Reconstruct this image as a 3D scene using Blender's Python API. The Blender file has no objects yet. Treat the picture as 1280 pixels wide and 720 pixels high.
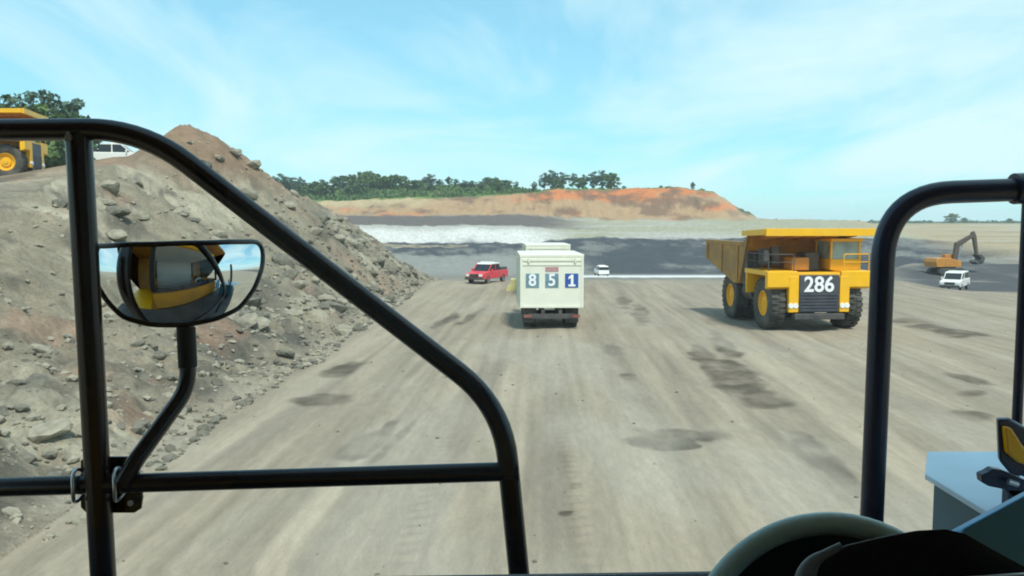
import bpy, bmesh, math, random
import numpy as np
from mathutils import Vector, Matrix

random.seed(7)
R = math.radians
scene = bpy.context.scene
C = scene.collection

# ------------------------------------------------------------------ camera
F = 1050.0                       # focal length in photo pixels (1280 wide)
PITCH = math.atan(82 / F)        # horizon at row 278
CAMZ = 5.5
cam_d = bpy.data.cameras.new('camera')
cam_d.lens = F / 1280 * 36
cam_d.clip_start = 0.02
cam_d.clip_end = 9000
cam = bpy.data.objects.new('camera', cam_d)
C.objects.link(cam)
cam.location = (0, 0, CAMZ)
cam.rotation_euler = (math.pi / 2 - PITCH, 0, 0)
scene.camera = cam

# ------------------------------------------------------------------ sky, sun, exposure
SUN_EL, SUN_AZ = 60, 160         # azimuth clockwise from +Y: behind the camera, to the right
world = bpy.data.worlds.new('World')
scene.world = world
world.use_nodes = True
wt = world.node_tree
wt.nodes.clear()
def wn(t): return wt.nodes.new(t)
wout = wn('ShaderNodeOutputWorld'); wbg = wn('ShaderNodeBackground')
sky = wn('ShaderNodeTexSky'); sky.sky_type = 'NISHITA'; sky.sun_disc = False
sky.sun_elevation = R(SUN_EL); sky.sun_rotation = R(SUN_AZ)
sky.altitude = 50; sky.air_density = 1.0; sky.dust_density = 0.2; sky.ozone_density = 3.0
tint = wn('ShaderNodeMix'); tint.data_type = 'RGBA'; tint.blend_type = 'MULTIPLY'
tint.inputs[0].default_value = 1.0; tint.inputs[7].default_value = (0.72, 1.36, 1.46, 1)
gm = wn('ShaderNodeGamma'); gm.inputs[1].default_value = 0.5      # thin veil of high cloud evens the sky out
wt.links.new(sky.outputs[0], gm.inputs[0]); wt.links.new(gm.outputs[0], tint.inputs[6])
# thin high cloud: noise on the view direction projected on a flat layer
tc = wn('ShaderNodeTexCoord'); sep = wn('ShaderNodeSeparateXYZ')
wt.links.new(tc.outputs['Generated'], sep.inputs[0])
zc = wn('ShaderNodeMath'); zc.operation = 'MAXIMUM'; zc.inputs[1].default_value = 0.0
wt.links.new(sep.outputs[2], zc.inputs[0])
za = wn('ShaderNodeMath'); za.operation = 'ADD'; za.inputs[1].default_value = 0.12
wt.links.new(zc.outputs[0], za.inputs[0])
dv = wn('ShaderNodeVectorMath'); dv.operation = 'DIVIDE'
cz = wn('ShaderNodeCombineXYZ')
for i in range(3): wt.links.new(za.outputs[0], cz.inputs[i])
wt.links.new(tc.outputs['Generated'], dv.inputs[0]); wt.links.new(cz.outputs[0], dv.inputs[1])
mp = wn('ShaderNodeMapping'); mp.inputs['Scale'].default_value = (0.75, 0.42, 0.0)
mp.inputs['Rotation'].default_value = (0, 0, R(62)); mp.inputs['Location'].default_value = (2.3, 1.1, 0)
wt.links.new(dv.outputs[0], mp.inputs[0])
n1 = wn('ShaderNodeTexNoise'); n1.inputs['Scale'].default_value = 0.9; n1.inputs['Detail'].default_value = 7
n1.inputs['Roughness'].default_value = 0.58; n1.inputs['Distortion'].default_value = 0.7
wt.links.new(mp.outputs[0], n1.inputs['Vector'])
rp = wn('ShaderNodeValToRGB'); rp.color_ramp.elements[0].position = 0.40; rp.color_ramp.elements[1].position = 0.62
rp.color_ramp.elements[0].color = (0.06, 0.06, 0.06, 1); rp.color_ramp.elements[1].color = (0.95, 0.95, 0.95, 1)
wt.links.new(n1.outputs[0], rp.inputs[0])
cm = wn('ShaderNodeMix'); cm.data_type = 'RGBA'
cm.inputs[7].default_value = (2.75, 3.65, 3.85, 1)
wt.links.new(rp.outputs[0], cm.inputs[0]); wt.links.new(tint.outputs[2], cm.inputs[6])
wt.links.new(cm.outputs[2], wbg.inputs[0])
wbg.inputs[1].default_value = 0.148
wt.links.new(wbg.outputs[0], wout.inputs[0])

sun_d = bpy.data.lights.new('sun', 'SUN')
sun_d.energy = 2.0; sun_d.angle = R(9); sun_d.color = (1.0, 0.95, 0.86)
sun = bpy.data.objects.new('sun', sun_d); C.objects.link(sun)
sdir = Vector((math.sin(R(SUN_AZ)) * math.cos(R(SUN_EL)), math.cos(R(SUN_AZ)) * math.cos(R(SUN_EL)), math.sin(R(SUN_EL))))
sun.rotation_euler = sdir.to_track_quat('Z', 'Y').to_euler()

vs = scene.view_settings
vs.view_transform = 'Standard'; vs.look = 'None'; vs.gamma = 1; vs.use_curve_mapping = False
vs.exposure = 1.0
scene.cycles.filter_width = 1.9
scene.cycles.max_bounces = 6
scene.cycles.volume_bounces = 1
scene.cycles.transparent_max_bounces = 12
scene.cycles.use_denoising = True
scene.cycles.caustics_reflective = False
scene.cycles.caustics_refractive = False

# ------------------------------------------------------------------ helpers
def P(u, v, d):
    """photo pixel (1280x720) -> point at forward distance d metres (y = d)"""
    a = (u - 640) / F; b = (360 - v) / F
    y = math.cos(PITCH) + b * math.sin(PITCH)
    z = -math.sin(PITCH) + b * math.cos(PITCH)
    return Vector((a * d / y, d, CAMZ + z * d / y))

class MB:
    """collects shapes into one mesh"""
    def __init__(s): s.v = []; s.f = []; s.sm = []
    def add(s, vs, fs, smooth=False):
        o = len(s.v); s.v += [tuple(p) for p in vs]
        for f in fs: s.f.append(tuple(i + o for i in f)); s.sm.append(smooth)
        return s
    def box(s, x0, x1, y0, y1, z0, z1):
        v = [(x0,y0,z0),(x1,y0,z0),(x1,y1,z0),(x0,y1,z0),(x0,y0,z1),(x1,y0,z1),(x1,y1,z1),(x0,y1,z1)]
        return s.add(v, [(3,2,1,0),(4,5,6,7),(0,1,5,4),(1,2,6,5),(2,3,7,6),(3,0,4,7)])
    def hexa(s, bot, top):
        v = list(bot) + list(top)
        return s.add(v, [(3,2,1,0),(4,5,6,7),(0,1,5,4),(1,2,6,5),(2,3,7,6),(3,0,4,7)])
    def prism(s, poly, a, b, axis='x'):
        n = len(poly)
        def mk(p, t):
            if axis == 'x': return (t, p[0], p[1])
            if axis == 'y': return (p[0], t, p[1])
            return (p[0], p[1], t)
        v = [mk(p, a) for p in poly] + [mk(p, b) for p in poly]
        f = [tuple(range(n))[::-1], tuple(range(n, 2*n))] + [(i, (i+1) % n, n+(i+1) % n, n+i) for i in range(n)]
        return s.add(v, f)
    def beam(s, p, q, w, h):
        p, q = Vector(p), Vector(q); d = (q-p).normalized()
        up = Vector((0,0,1)) if abs(d.z) < .9 else Vector((0,1,0))
        r = d.cross(up).normalized()*w/2; u = r.cross(d).normalized()*h/2
        return s.hexa([p-r-u, p+r-u, q+r-u, q-r-u], [p-r+u, p+r+u, q+r+u, q-r+u])
    def tube(s, pts, r, seg=12, closed=False, smooth=True):
        pts = [Vector(p) for p in pts]; n = len(pts); rings = []
        t0 = (pts[1]-pts[0]).normalized()
        nrm = t0.orthogonal().normalized()
        for i, p in enumerate(pts):
            if closed: t = (pts[(i+1) % n]-pts[i-1]).normalized()
            elif i == 0: t = t0
            elif i == n-1: t = (pts[-1]-pts[-2]).normalized()
            else: t = (pts[i+1]-pts[i-1]).normalized()
            nrm = (nrm - t*nrm.dot(t)).normalized(); bn = t.cross(nrm)
            rr = r[i] if isinstance(r, (list, tuple)) else r
            rings.append([p + (nrm*math.cos(2*math.pi*k/seg) + bn*math.sin(2*math.pi*k/seg))*rr for k in range(seg)])
        v = [q for ring in rings for q in ring]; f = []
        for i in range(n if closed else n-1):
            j = (i+1) % n
            for k in range(seg):
                f.append((i*seg+k, i*seg+(k+1) % seg, j*seg+(k+1) % seg, j*seg+k))
        s.add(v, f, smooth)
        if not closed:
            s.add(rings[0], [tuple(range(seg))[::-1]]); s.add(rings[-1], [tuple(range(seg))])
        return s
    def lathe(s, prof, c, axis='x', seg=28, smooth=False):
        """prof: list of (radius, offset along axis)"""
        v = []; n = len(prof)
        for k in range(seg):
            a = 2*math.pi*k/seg
            for r, t in prof:
                p = (t, r*math.cos(a), r*math.sin(a)) if axis == 'x' else ((r*math.cos(a), t, r*math.sin(a)) if axis == 'y' else (r*math.cos(a), r*math.sin(a), t))
                v.append((p[0]+c[0], p[1]+c[1], p[2]+c[2]))
        f = []
        for k in range(seg):
            j = (k+1) % seg
            for i in range(n-1):
                f.append((k*n+i, k*n+i+1, j*n+i+1, j*n+i))
        return s.add(v, f, smooth)
    def mesh(s, name):
        me = bpy.data.meshes.new(name); me.from_pydata(s.v, [], s.f)
        me.polygons.foreach_set('use_smooth', s.sm)
        bm = bmesh.new(); bm.from_mesh(me); bmesh.ops.recalc_face_normals(bm, faces=bm.faces); bm.to_mesh(me); bm.free()
        me.update(); return me
    def build(s, name, mat, parent=None, bevel=0):
        me = s.mesh(name); me.materials.append(mat)
        o = bpy.data.objects.new(name, me); C.objects.link(o)
        if parent is not None: o.parent = parent
        if bevel:
            m = o.modifiers.new('bevel', 'BEVEL'); m.width = bevel; m.segments = 2; m.limit_method = 'ANGLE'
        return o

def thing(name, label, cat, loc=(0,0,0), rz=0, group=None):
    o = bpy.data.objects.new(name, None); C.objects.link(o)
    o.location = loc; o.rotation_euler = (0, 0, rz); o.empty_display_size = .3
    return tag(o, label, cat, group)
def tag(o, label=None, cat=None, group=None, kind=None):
    if label: o['label'] = label
    if cat: o['category'] = cat
    if group: o['group'] = group
    if kind: o['kind'] = kind
    return o
def copy_tree(o, parent=None):
    c = o.copy(); C.objects.link(c); c.parent = parent
    for ch in [x for x in o.children]: copy_tree(ch, c)
    return c
def smooth_path(pts, r=0.15, seg=7):
    """round the inner corners of a polyline"""
    pts = [Vector(p) for p in pts]; out = [pts[0]]
    for i in range(1, len(pts)-1):
        a, b, c = pts[i-1], pts[i], pts[i+1]
        rr = min(r, (a-b).length*.48, (c-b).length*.48)
        p = b+(a-b).normalized()*rr; q = b+(c-b).normalized()*rr
        for k in range(seg+1):
            t = k/seg; out.append(p*(1-t)**2 + b*2*t*(1-t) + q*t*t)
    return out+[pts[-1]]
def text_mesh(txt, size, depth, bold=0.0, xs=1.0):
    cu = bpy.data.curves.new('txt', 'FONT'); cu.body = txt; cu.size = size; cu.extrude = depth/2; cu.offset = bold
    cu.align_x = 'CENTER'; cu.align_y = 'CENTER'; cu.resolution_u = 4
    o = bpy.data.objects.new('txt', cu); C.objects.link(o)
    dg = bpy.context.evaluated_depsgraph_get()
    me = bpy.data.meshes.new_from_object(o.evaluated_get(dg))
    bpy.data.objects.remove(o); bpy.data.curves.remove(cu)
    me.transform(Matrix.Diagonal((xs, 1, 1, 1)))
    return me
def put_mesh(name, me, mat, parent, M):
    me = me.copy(); me.transform(M); me.materials.clear(); me.materials.append(mat)
    o = bpy.data.objects.new(name, me); C.objects.link(o); o.parent = parent; return o

# ------------------------------------------------------------------ materials
def mat(name, col, rough=.6, metal=0, noise=0, nscale=3, dirt=None, dirt_amt=0, dirt_scale=1.2, bump=0, bscale=20, coat=0, spec=.5):
    m = bpy.data.materials.new(name); m.use_nodes = True
    nt = m.node_tree; b = nt.nodes['Principled BSDF']
    b.inputs['Roughness'].default_value = rough; b.inputs['Metallic'].default_value = metal
    b.inputs['Coat Weight'].default_value = coat; b.inputs['Specular IOR Level'].default_value = spec
    b.inputs['Base Color'].default_value = (*col, 1)
    tcn = nt.nodes.new('ShaderNodeTexCoord')
    src = None
    if noise:
        nz = nt.nodes.new('ShaderNodeTexNoise'); nz.inputs['Scale'].default_value = nscale; nz.inputs['Detail'].default_value = 5
        nt.links.new(tcn.outputs['Object'], nz.inputs['Vector'])
        mr = nt.nodes.new('ShaderNodeMapRange'); mr.inputs[1].default_value = .3; mr.inputs[2].default_value = .7
        mr.inputs[3].default_value = 1-noise; mr.inputs[4].default_value = 1+noise
        nt.links.new(nz.outputs[0], mr.inputs[0])
        mx = nt.nodes.new('ShaderNodeMix'); mx.data_type = 'RGBA'; mx.blend_type = 'MULTIPLY'; mx.inputs[0].default_value = 1
        mx.inputs[6].default_value = (*col, 1); nt.links.new(mr.outputs[0], mx.inputs[7])
        src = mx.outputs[2]
    if dirt:
        nz = nt.nodes.new('ShaderNodeTexNoise'); nz.inputs['Scale'].default_value = dirt_scale; nz.inputs['Detail'].default_value = 8
        nz.inputs['Roughness'].default_value = .65
        nt.links.new(tcn.outputs['Object'], nz.inputs['Vector'])
        rr = nt.nodes.new('ShaderNodeMapRange'); rr.inputs[1].default_value = .35; rr.inputs[2].default_value = .7
        rr.inputs[3].default_value = 0; rr.inputs[4].default_value = dirt_amt
        nt.links.new(nz.outputs[0], rr.inputs[0])
        mx = nt.nodes.new('ShaderNodeMix'); mx.data_type = 'RGBA'
        mx.inputs[6].default_value = (*col, 1)
        if src: nt.links.new(src, mx.inputs[6])
        mx.inputs[7].default_value = (*dirt, 1); nt.links.new(rr.outputs[0], mx.inputs[0])
        src = mx.outputs[2]
    if src: nt.links.new(src, b.inputs['Base Color'])
    if bump:
        nz = nt.nodes.new('ShaderNodeTexNoise'); nz.inputs['Scale'].default_value = bscale; nz.inputs['Detail'].default_value = 4
        nt.links.new(tcn.outputs['Object'], nz.inputs['Vector'])
        bp = nt.nodes.new('ShaderNodeBump'); bp.inputs['Strength'].default_value = bump; bp.inputs['Distance'].default_value = .02
        nt.links.new(nz.outputs[0], bp.inputs['Height']); nt.links.new(bp.outputs[0], b.inputs['Normal'])
    return m
DUST = (.30, .265, .2)
M = {}
M['yellow'] = mat('yellow_paint', (.90, .47, .002), .40, noise=.05, dirt=DUST, dirt_amt=.12, dirt_scale=.9)
M['yellow_old'] = mat('worn_yellow_paint', (.44, .22, .03), .6, noise=.15, dirt=(.16,.10,.06), dirt_amt=.7, dirt_scale=.8)
M['orange'] = mat('orange_paint', (.62, .25, .02), .5, noise=.1, dirt=(.15,.1,.07), dirt_amt=.45)
M['rubber'] = mat('tyre_rubber', (.035, .035, .036), .85, noise=.2, dirt=DUST, dirt_amt=.35, dirt_scale=1.5)
M['dark'] = mat('dark_metal', (.035, .035, .04), .6, noise=.25, dirt=DUST, dirt_amt=.3)
M['grille'] = mat('grille_dark', (.045, .05, .07), .55, noise=.2, dirt=DUST, dirt_amt=.15)
M['white'] = mat('white_paint', (.80, .80, .76), .4, noise=.03, dirt=(.50,.45,.33), dirt_amt=.30, dirt_scale=.8)
M['cream'] = mat('cream_paint', (.80, .80, .70), .45, noise=.03, dirt=(.62,.58,.36), dirt_amt=.4, dirt_scale=.6)
M['letter'] = mat('white_lettering', (.85, .85, .86), .5)
M['red'] = mat('red_paint', (.72, .02, .045), .35, noise=.05, dirt=DUST, dirt_amt=.2)
M['glass_dark'] = mat('dark_window_glass', (.02, .025, .03), .08)
M['glass_pale'] = mat('pale_window_glass', (.30, .40, .38), .12, noise=.3, nscale=1.5)  # pale base colour stands in for sky reflected in the cab windows
M['lamp'] = mat('lamp_glass', (.85, .85, .82), .15)
M['tail'] = mat('tail_light_red', (.20, .012, .012), .4, dirt=DUST, dirt_amt=.6)
M['plate_blue'] = mat('blue_plate', (.03, .09, .33), .5, noise=.15)
M['plate_teal'] = mat('teal_plate', (.10, .22, .28), .5, noise=.25, dirt=(.4,.45,.45), dirt_amt=.4, dirt_scale=6)
M['notice'] = mat('faded_red_notice', (.45, .25, .25), .6, noise=.2, nscale=25)
M['rail'] = mat('black_gloss_paint', (.004, .005, .009), .26, noise=.3, nscale=9, bump=.04, bscale=120)
M['rail_blue'] = mat('navy_gloss_paint', (.012, .022, .055), .32, noise=.2, nscale=9, bump=.04, bscale=120)  # navy, with the right rail's bluish sheen put into the base colour
M['steel'] = mat('zinc_steel', (.5, .5, .5), .35, metal=.9)
M['plastic'] = mat('black_plastic', (.006, .006, .007), .75, bump=.15, bscale=300)
M['plastic_blue'] = mat('blue_black_plastic', (.006, .009, .025), .5, bump=.1, bscale=300)
M['wheel_grip'] = mat('steering_wheel_plastic', (.50, .74, .75), .40, noise=.1, nscale=20)
M['grey_plastic'] = mat('grey_plastic', (.16, .18, .19), .5)
M['box_top'] = mat('pale_blue_box_top', (.52, .70, .84), .35, noise=.06, nscale=6, dirt=(.45,.45,.42), dirt_amt=.15, dirt_scale=4)  # box top: sky reflection put into its pale blue colour
M['box_side'] = mat('dark_teal_box_body', (.035, .12, .165), .5, noise=.12, nscale=6)  # box body, coloured darker than the top
M['cowl'] = mat('blue_grey_panel', (.09, .33, .58), .45, noise=.1, nscale=5)
M['amber'] = mat('amber_lens', (.95, .43, .002), .25)
M['paper'] = mat('pale_paper', (.6, .63, .62), .6)
M['roofcloth'] = mat('cab_lining', (.62, .62, .60), .9)
M['barrier'] = mat('yellow_green_plastic', (.62, .56, .24), .6, noise=.15)
M['mirror'] = mat('mirror_glass', (.82, .86, .86), .015, metal=1)
# window pane: thin clear glass
def pane_mat(name, tintc, refl):
    m = bpy.data.materials.new(name); m.use_nodes = True; nt = m.node_tree; nt.nodes.clear()
    o = nt.nodes.new('ShaderNodeOutputMaterial'); t = nt.nodes.new('ShaderNodeBsdfTransparent'); g = nt.nodes.new('ShaderNodeBsdfGlossy')
    t.inputs[0].default_value = (*tintc, 1); g.inputs['Roughness'].default_value = .02
    mx = nt.nodes.new('ShaderNodeMixShader')
    mx.inputs[0].default_value = refl
    nt.links.new(t.outputs[0], mx.inputs[1]); nt.links.new(g.outputs[0], mx.inputs[2])
    nt.links.new(mx.outputs[0], o.inputs[0]); return m
M['pane'] = pane_mat('windscreen_glass', (.99, .997, .994), .025)

# ------------------------------------------------------------------ terrain
def _hash(ix, iy, seed):
    h = (ix.astype(np.int64)*374761393 + iy.astype(np.int64)*668265263 + seed*1442695041) & 0xffffffff
    h = ((h ^ (h >> 13))*1274126177) & 0xffffffff
    return ((h ^ (h >> 16)) & 0xffffff)/float(0xffffff)
def vnoise(x, y, seed=0):
    ix = np.floor(x); iy = np.floor(y); fx = x-ix; fy = y-iy
    fx = fx*fx*fx*(fx*(fx*6-15)+10); fy = fy*fy*fy*(fy*(fy*6-15)+10)
    a = _hash(ix, iy, seed); b = _hash(ix+1, iy, seed); c = _hash(ix, iy+1, seed); d = _hash(ix+1, iy+1, seed)
    return (a+(b-a)*fx)*(1-fy) + (c+(d-c)*fx)*fy
def fbm(x, y, scale, octv=4, seed=0, gain=.5):
    s = 0; amp = 1; tot = 0; x = x/scale; y = y/scale
    for o in range(octv):
        s = s+amp*(vnoise(x, y, seed+o*17)*2-1); tot += amp; amp *= gain
        x, y = x*1.97*.8-y*1.97*.6+3.1, x*1.97*.6+y*1.97*.8+1.7
    return s/tot
def ss(a, b, x):
    t = np.clip((x-a)/(b-a), 0, 1); return t*t*(3-2*t)
def interp(x, pts):
    p = np.array(pts, float); return np.interp(x, p[:,0], p[:,1])
def smax(a, b, k):
    h = np.clip(.5+.5*(a-b)/k, 0, 1); return b*(1-h)+a*h+k*h*(1-h)

def ridge(y):
    Hr = interp(y, [(-40,0),(-15,1.5),(5,4.0),(25,4.8),(36,5.9),(38.5,6.4),(41,7.1),(44,7.9),(47.5,8.6),(53,9.4),(57,11.0),(60,12.4),(62,12.7),(66,11.6),(70,9.5),(74,7.7),(78,5.8),(82,3.2),(87,.4),(94,-3),(110,-9)])
    Xr = interp(y, [(-40,-22),(62,-23.5),(70,-20.6),(78,-15.4),(84,-12),(110,-12)])
    Xf = -8.4 + .8*fbm(y*1.0, y*0+3, 7, 3, 5) + interp(y, [(70,0),(90,1.5)])
    return Hr, Xr, Xf
def wall_top(x):
    return interp(x, [(-200,15),(-65,14),(-25,15),(0,16.3),(18,18.4),(65,18.6),(77,17.4),(85,12),(92,7.0),(110,5.0),(200,4.5)])
def terrain(x, y):
    n_big = fbm(x, y, 40, 4, 1); n_mid = fbm(x, y, 9, 4, 2); n_sm = fbm(x, y, 2.2, 4, 3)
    # haul road and grade down to the pit floor
    g = -np.maximum(0, np.minimum(y, 165)-77)*.055
    g = g*ss(70, 88, y)
    ruts = .030*np.sin((x-.09*y)*2.1+fbm(x, y, 14, 2, 4)*1.5) + .05*fbm(x*2.2, y*.22, 2.0, 3, 6) + .05*n_mid
    ruts += .06*np.maximum(0, fbm(x, y, 1.4, 3, 8))*ss(2.5, 7, np.abs(x-1))
    h = g + ruts*ss(170, 90, y)
    # tyre tread prints
    lane = np.exp(-((x-1.22-.012*(y-15))/.17)**2) + .7*np.exp(-((x+1.75-.01*(y-15))/.22)**2)
    h += .035*lane*np.sin(y*2*math.pi/.42)*ss(10, 13, y)*ss(26, 19, y)*(.6+.6*fbm(x, y, 1.5, 2, 9))
    # right-hand ground: hollow with coal, then tan slope up to the plain
    zr = interp(y, [(60,0),(78,-.9),(100,-2.6),(125,-3.2),(136,-3.4),(150,-1.9),(180,-1.2),(500,4.6),(900,5.0),(9000,5.0)]) + .35*n_mid*ss(70, 100, y)
    wr = ss(0, 8, x-(4+.40*y)) * ss(58, 80, y)
    h = h*(1-wr)+zr*wr
    # far side of the pit: stepped wall
    yw = y + 9*fbm(x, y*.2, 38, 3, 11) + 2.5*fbm(x, y*.3, 8, 3, 12)
    leftness = ss(22, 2, x)
    prof_l = interp(yw, [(160,-4.84),(186,-4.84),(200,-3.4),(232,-.6),(240,-.3),(243,2.4),(249,4.0),(255,4.4),(285,7.2),(292,7.9)])
    prof_m = interp(yw, [(160,-4.84),(176,-4.7),(190,-2.2),(205,-2.8),(232,.2),(240,1.2),(262,3.6),(292,6.3)])
    pw = prof_l*leftness+prof_m*(1-leftness)
    T = wall_top(x)
    f = ss(290, 326, yw)*.45 + interp(yw, [(290,0),(300,.12),(308,.32),(316,.42),(326,.55)])
    top = pw + (T-np.minimum(7.9, pw))*np.clip(f, 0, 1)*ss(286, 292, yw)
    top += ss(326, 385, yw)*ss(15, -10, x)*6.5 + ss(340, 420, yw)*ss(80, 50, x)*ss(0, 20, x)*1.0
    top += (.5*n_mid+.5*n_sm)*ss(186, 200, yw)*ss(420, 330, yw)
    top += (1.1*np.abs(fbm(x, y*.6, 16, 4, 14))+.8*fbm(x, y*.5, 5, 4, 15, .6)-.25)*ss(176, 190, yw)*ss(240, 226, yw)
    gul = np.abs(fbm(x, y*.15, 6, 3, 13))
    top -= 2.6*gul*ss(292, 304, yw)*ss(328, 318, yw)
    top = top*(1-ss(500, 900, y)) + 5.0*ss(500, 900, y)
    wl = ss(150, 172, y)*(1-ss(0, 22, x-(62+.20*y)))
    h = h*(1-wl)+top*wl
    far = ss(480, 900, y)
    h = h*(1-far)+(5.0+.4*n_big)*far
    # spoil mound on the left
    Hr, Xr, Xf = ridge(y)
    t = np.clip((Xf-x)/(Xf-Xr), 0, 1.0)
    rough = .95*fbm(x, y, 5.0, 6, 21, .60) + .55*np.abs(fbm(x, y, 2.2, 5, 22, .55)) + .16*fbm(x, y, .7, 3, 23)
    gully = np.abs(fbm(x*.35, y, 3.2, 3, 24))
    wt_ = .88*t+.12*ss(0, 1, t)
    mz = g*(1-wt_) + Hr*wt_ + (rough-.55*gully)*ss(0, .10, t)*ss(-1, 2, Hr)*(.35+.65*ss(1., .82, t))
    zb = interp(y, [(-40,-1),(5,3.2),(25,4.3),(36,5.6),(43,7.0),(50,7.7),(56,8.2),(62,8.75)]) + .17*np.clip(x+37, 0, 9)*ss(48, 60, y) + .12*n_mid
    zb = zb + ss(85, 130, y)*3.0
    back = smax(Hr-.62*(Xr-x)+.25*rough, zb, .3)
    back = np.where(x < Xr, back, -99)
    bd = x-(-31-.55*(np.maximum(y, 70)-70))            # far edge of the bench
    edge = ss(0, 14, bd)*ss(63, 69, y)
    back = back*(1-edge)+(Hr-.75*(Xr-x))*edge
    back = back*(1-ss(150, 230, y))+h*ss(150, 230, y)
    m = np.where(x >= Xr, np.where(x < Xf, mz, -99), back)
    inside = (m > h-.02) & (x < Xf) & (y < 235) & (y > -45)
    lo = ss(-45, -20, y)
    h2 = np.where(inside, np.maximum(h, h+(m-h)*lo), h)
    return h2, inside, wr, wl, yw, leftness, t

def zat(x, y):
    return float(terrain(np.array([x], float), np.array([y], float))[0][0])

PATCH = [ # dark damp patches on the road: photo pixel centre, half width (m), half length (m)
    (846,545,.95,.75),(878,546,.55,.45),(815,552,.75,.40),(765,438,.45,.9),(786,470,.35,.5),(915,470,.9,2.6),(945,492,.8,1.6),(880,448,.5,2.6),
    (1208,472,.55,.8),(1222,520,.6,.6),(1190,415,1.2,1.4),(1160,408,1.0,1.6),(1130,400,1.0,1.2),(905,432,.5,3.0),(800,392,.5,4.0),(780,377,.5,4.0),
    (1010,560,.35,1.4),(1050,590,.3,1.2),(455,555,.5,.9),(480,540,.2,1.8),(500,545,.13,2.2),(400,500,.9,.6),(430,462,.6,1.4),(560,400,.4,3.0),(590,395,.3,3.5),(720,605,.13,.18),(706,640,.14,.12),(640,620,.1,.1),(1215,492,.4,.3)]
def ground_hit(u, v):
    p = P(u, v, 1.0); k = CAMZ/(CAMZ-p.z); return p.x*k, k
def patch_mask(x, y):
    wx = .55*fbm(x, y, 1.2, 3, 31); wy = 1.0*fbm(x, y, 1.5, 3, 32)
    m = np.zeros_like(x)
    for (u, v, a, b) in PATCH:
        cx, cy = ground_hit(u, v)
        ax, ay = cx/math.hypot(cx, cy)*.55, 1
        dy = y-cy; dx = x-cx-dy*.12
        b = b*1.35; q = ((dx+wx*a*.9)/a)**2+((dy+wy*b*.8)/b)**2
        m = np.maximum(m, ss(1.5, .45, q))
    cx, cy = ground_hit(846, 548); dx = x-cx; dy = y-cy
    e = np.minimum.reduce([((dx+.05)/.62)**2+((dy-.15)/1.15)**2, ((dx-.65)/.45)**2+((dy-.1)/.60)**2, ((dx+.70)/.60)**2+((dy+.55)/.55)**2])
    m = np.maximum(m, 1.25*ss(1.2, .75, e+.8*fbm(x, y, .8, 3, 33)))
    return m

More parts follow.
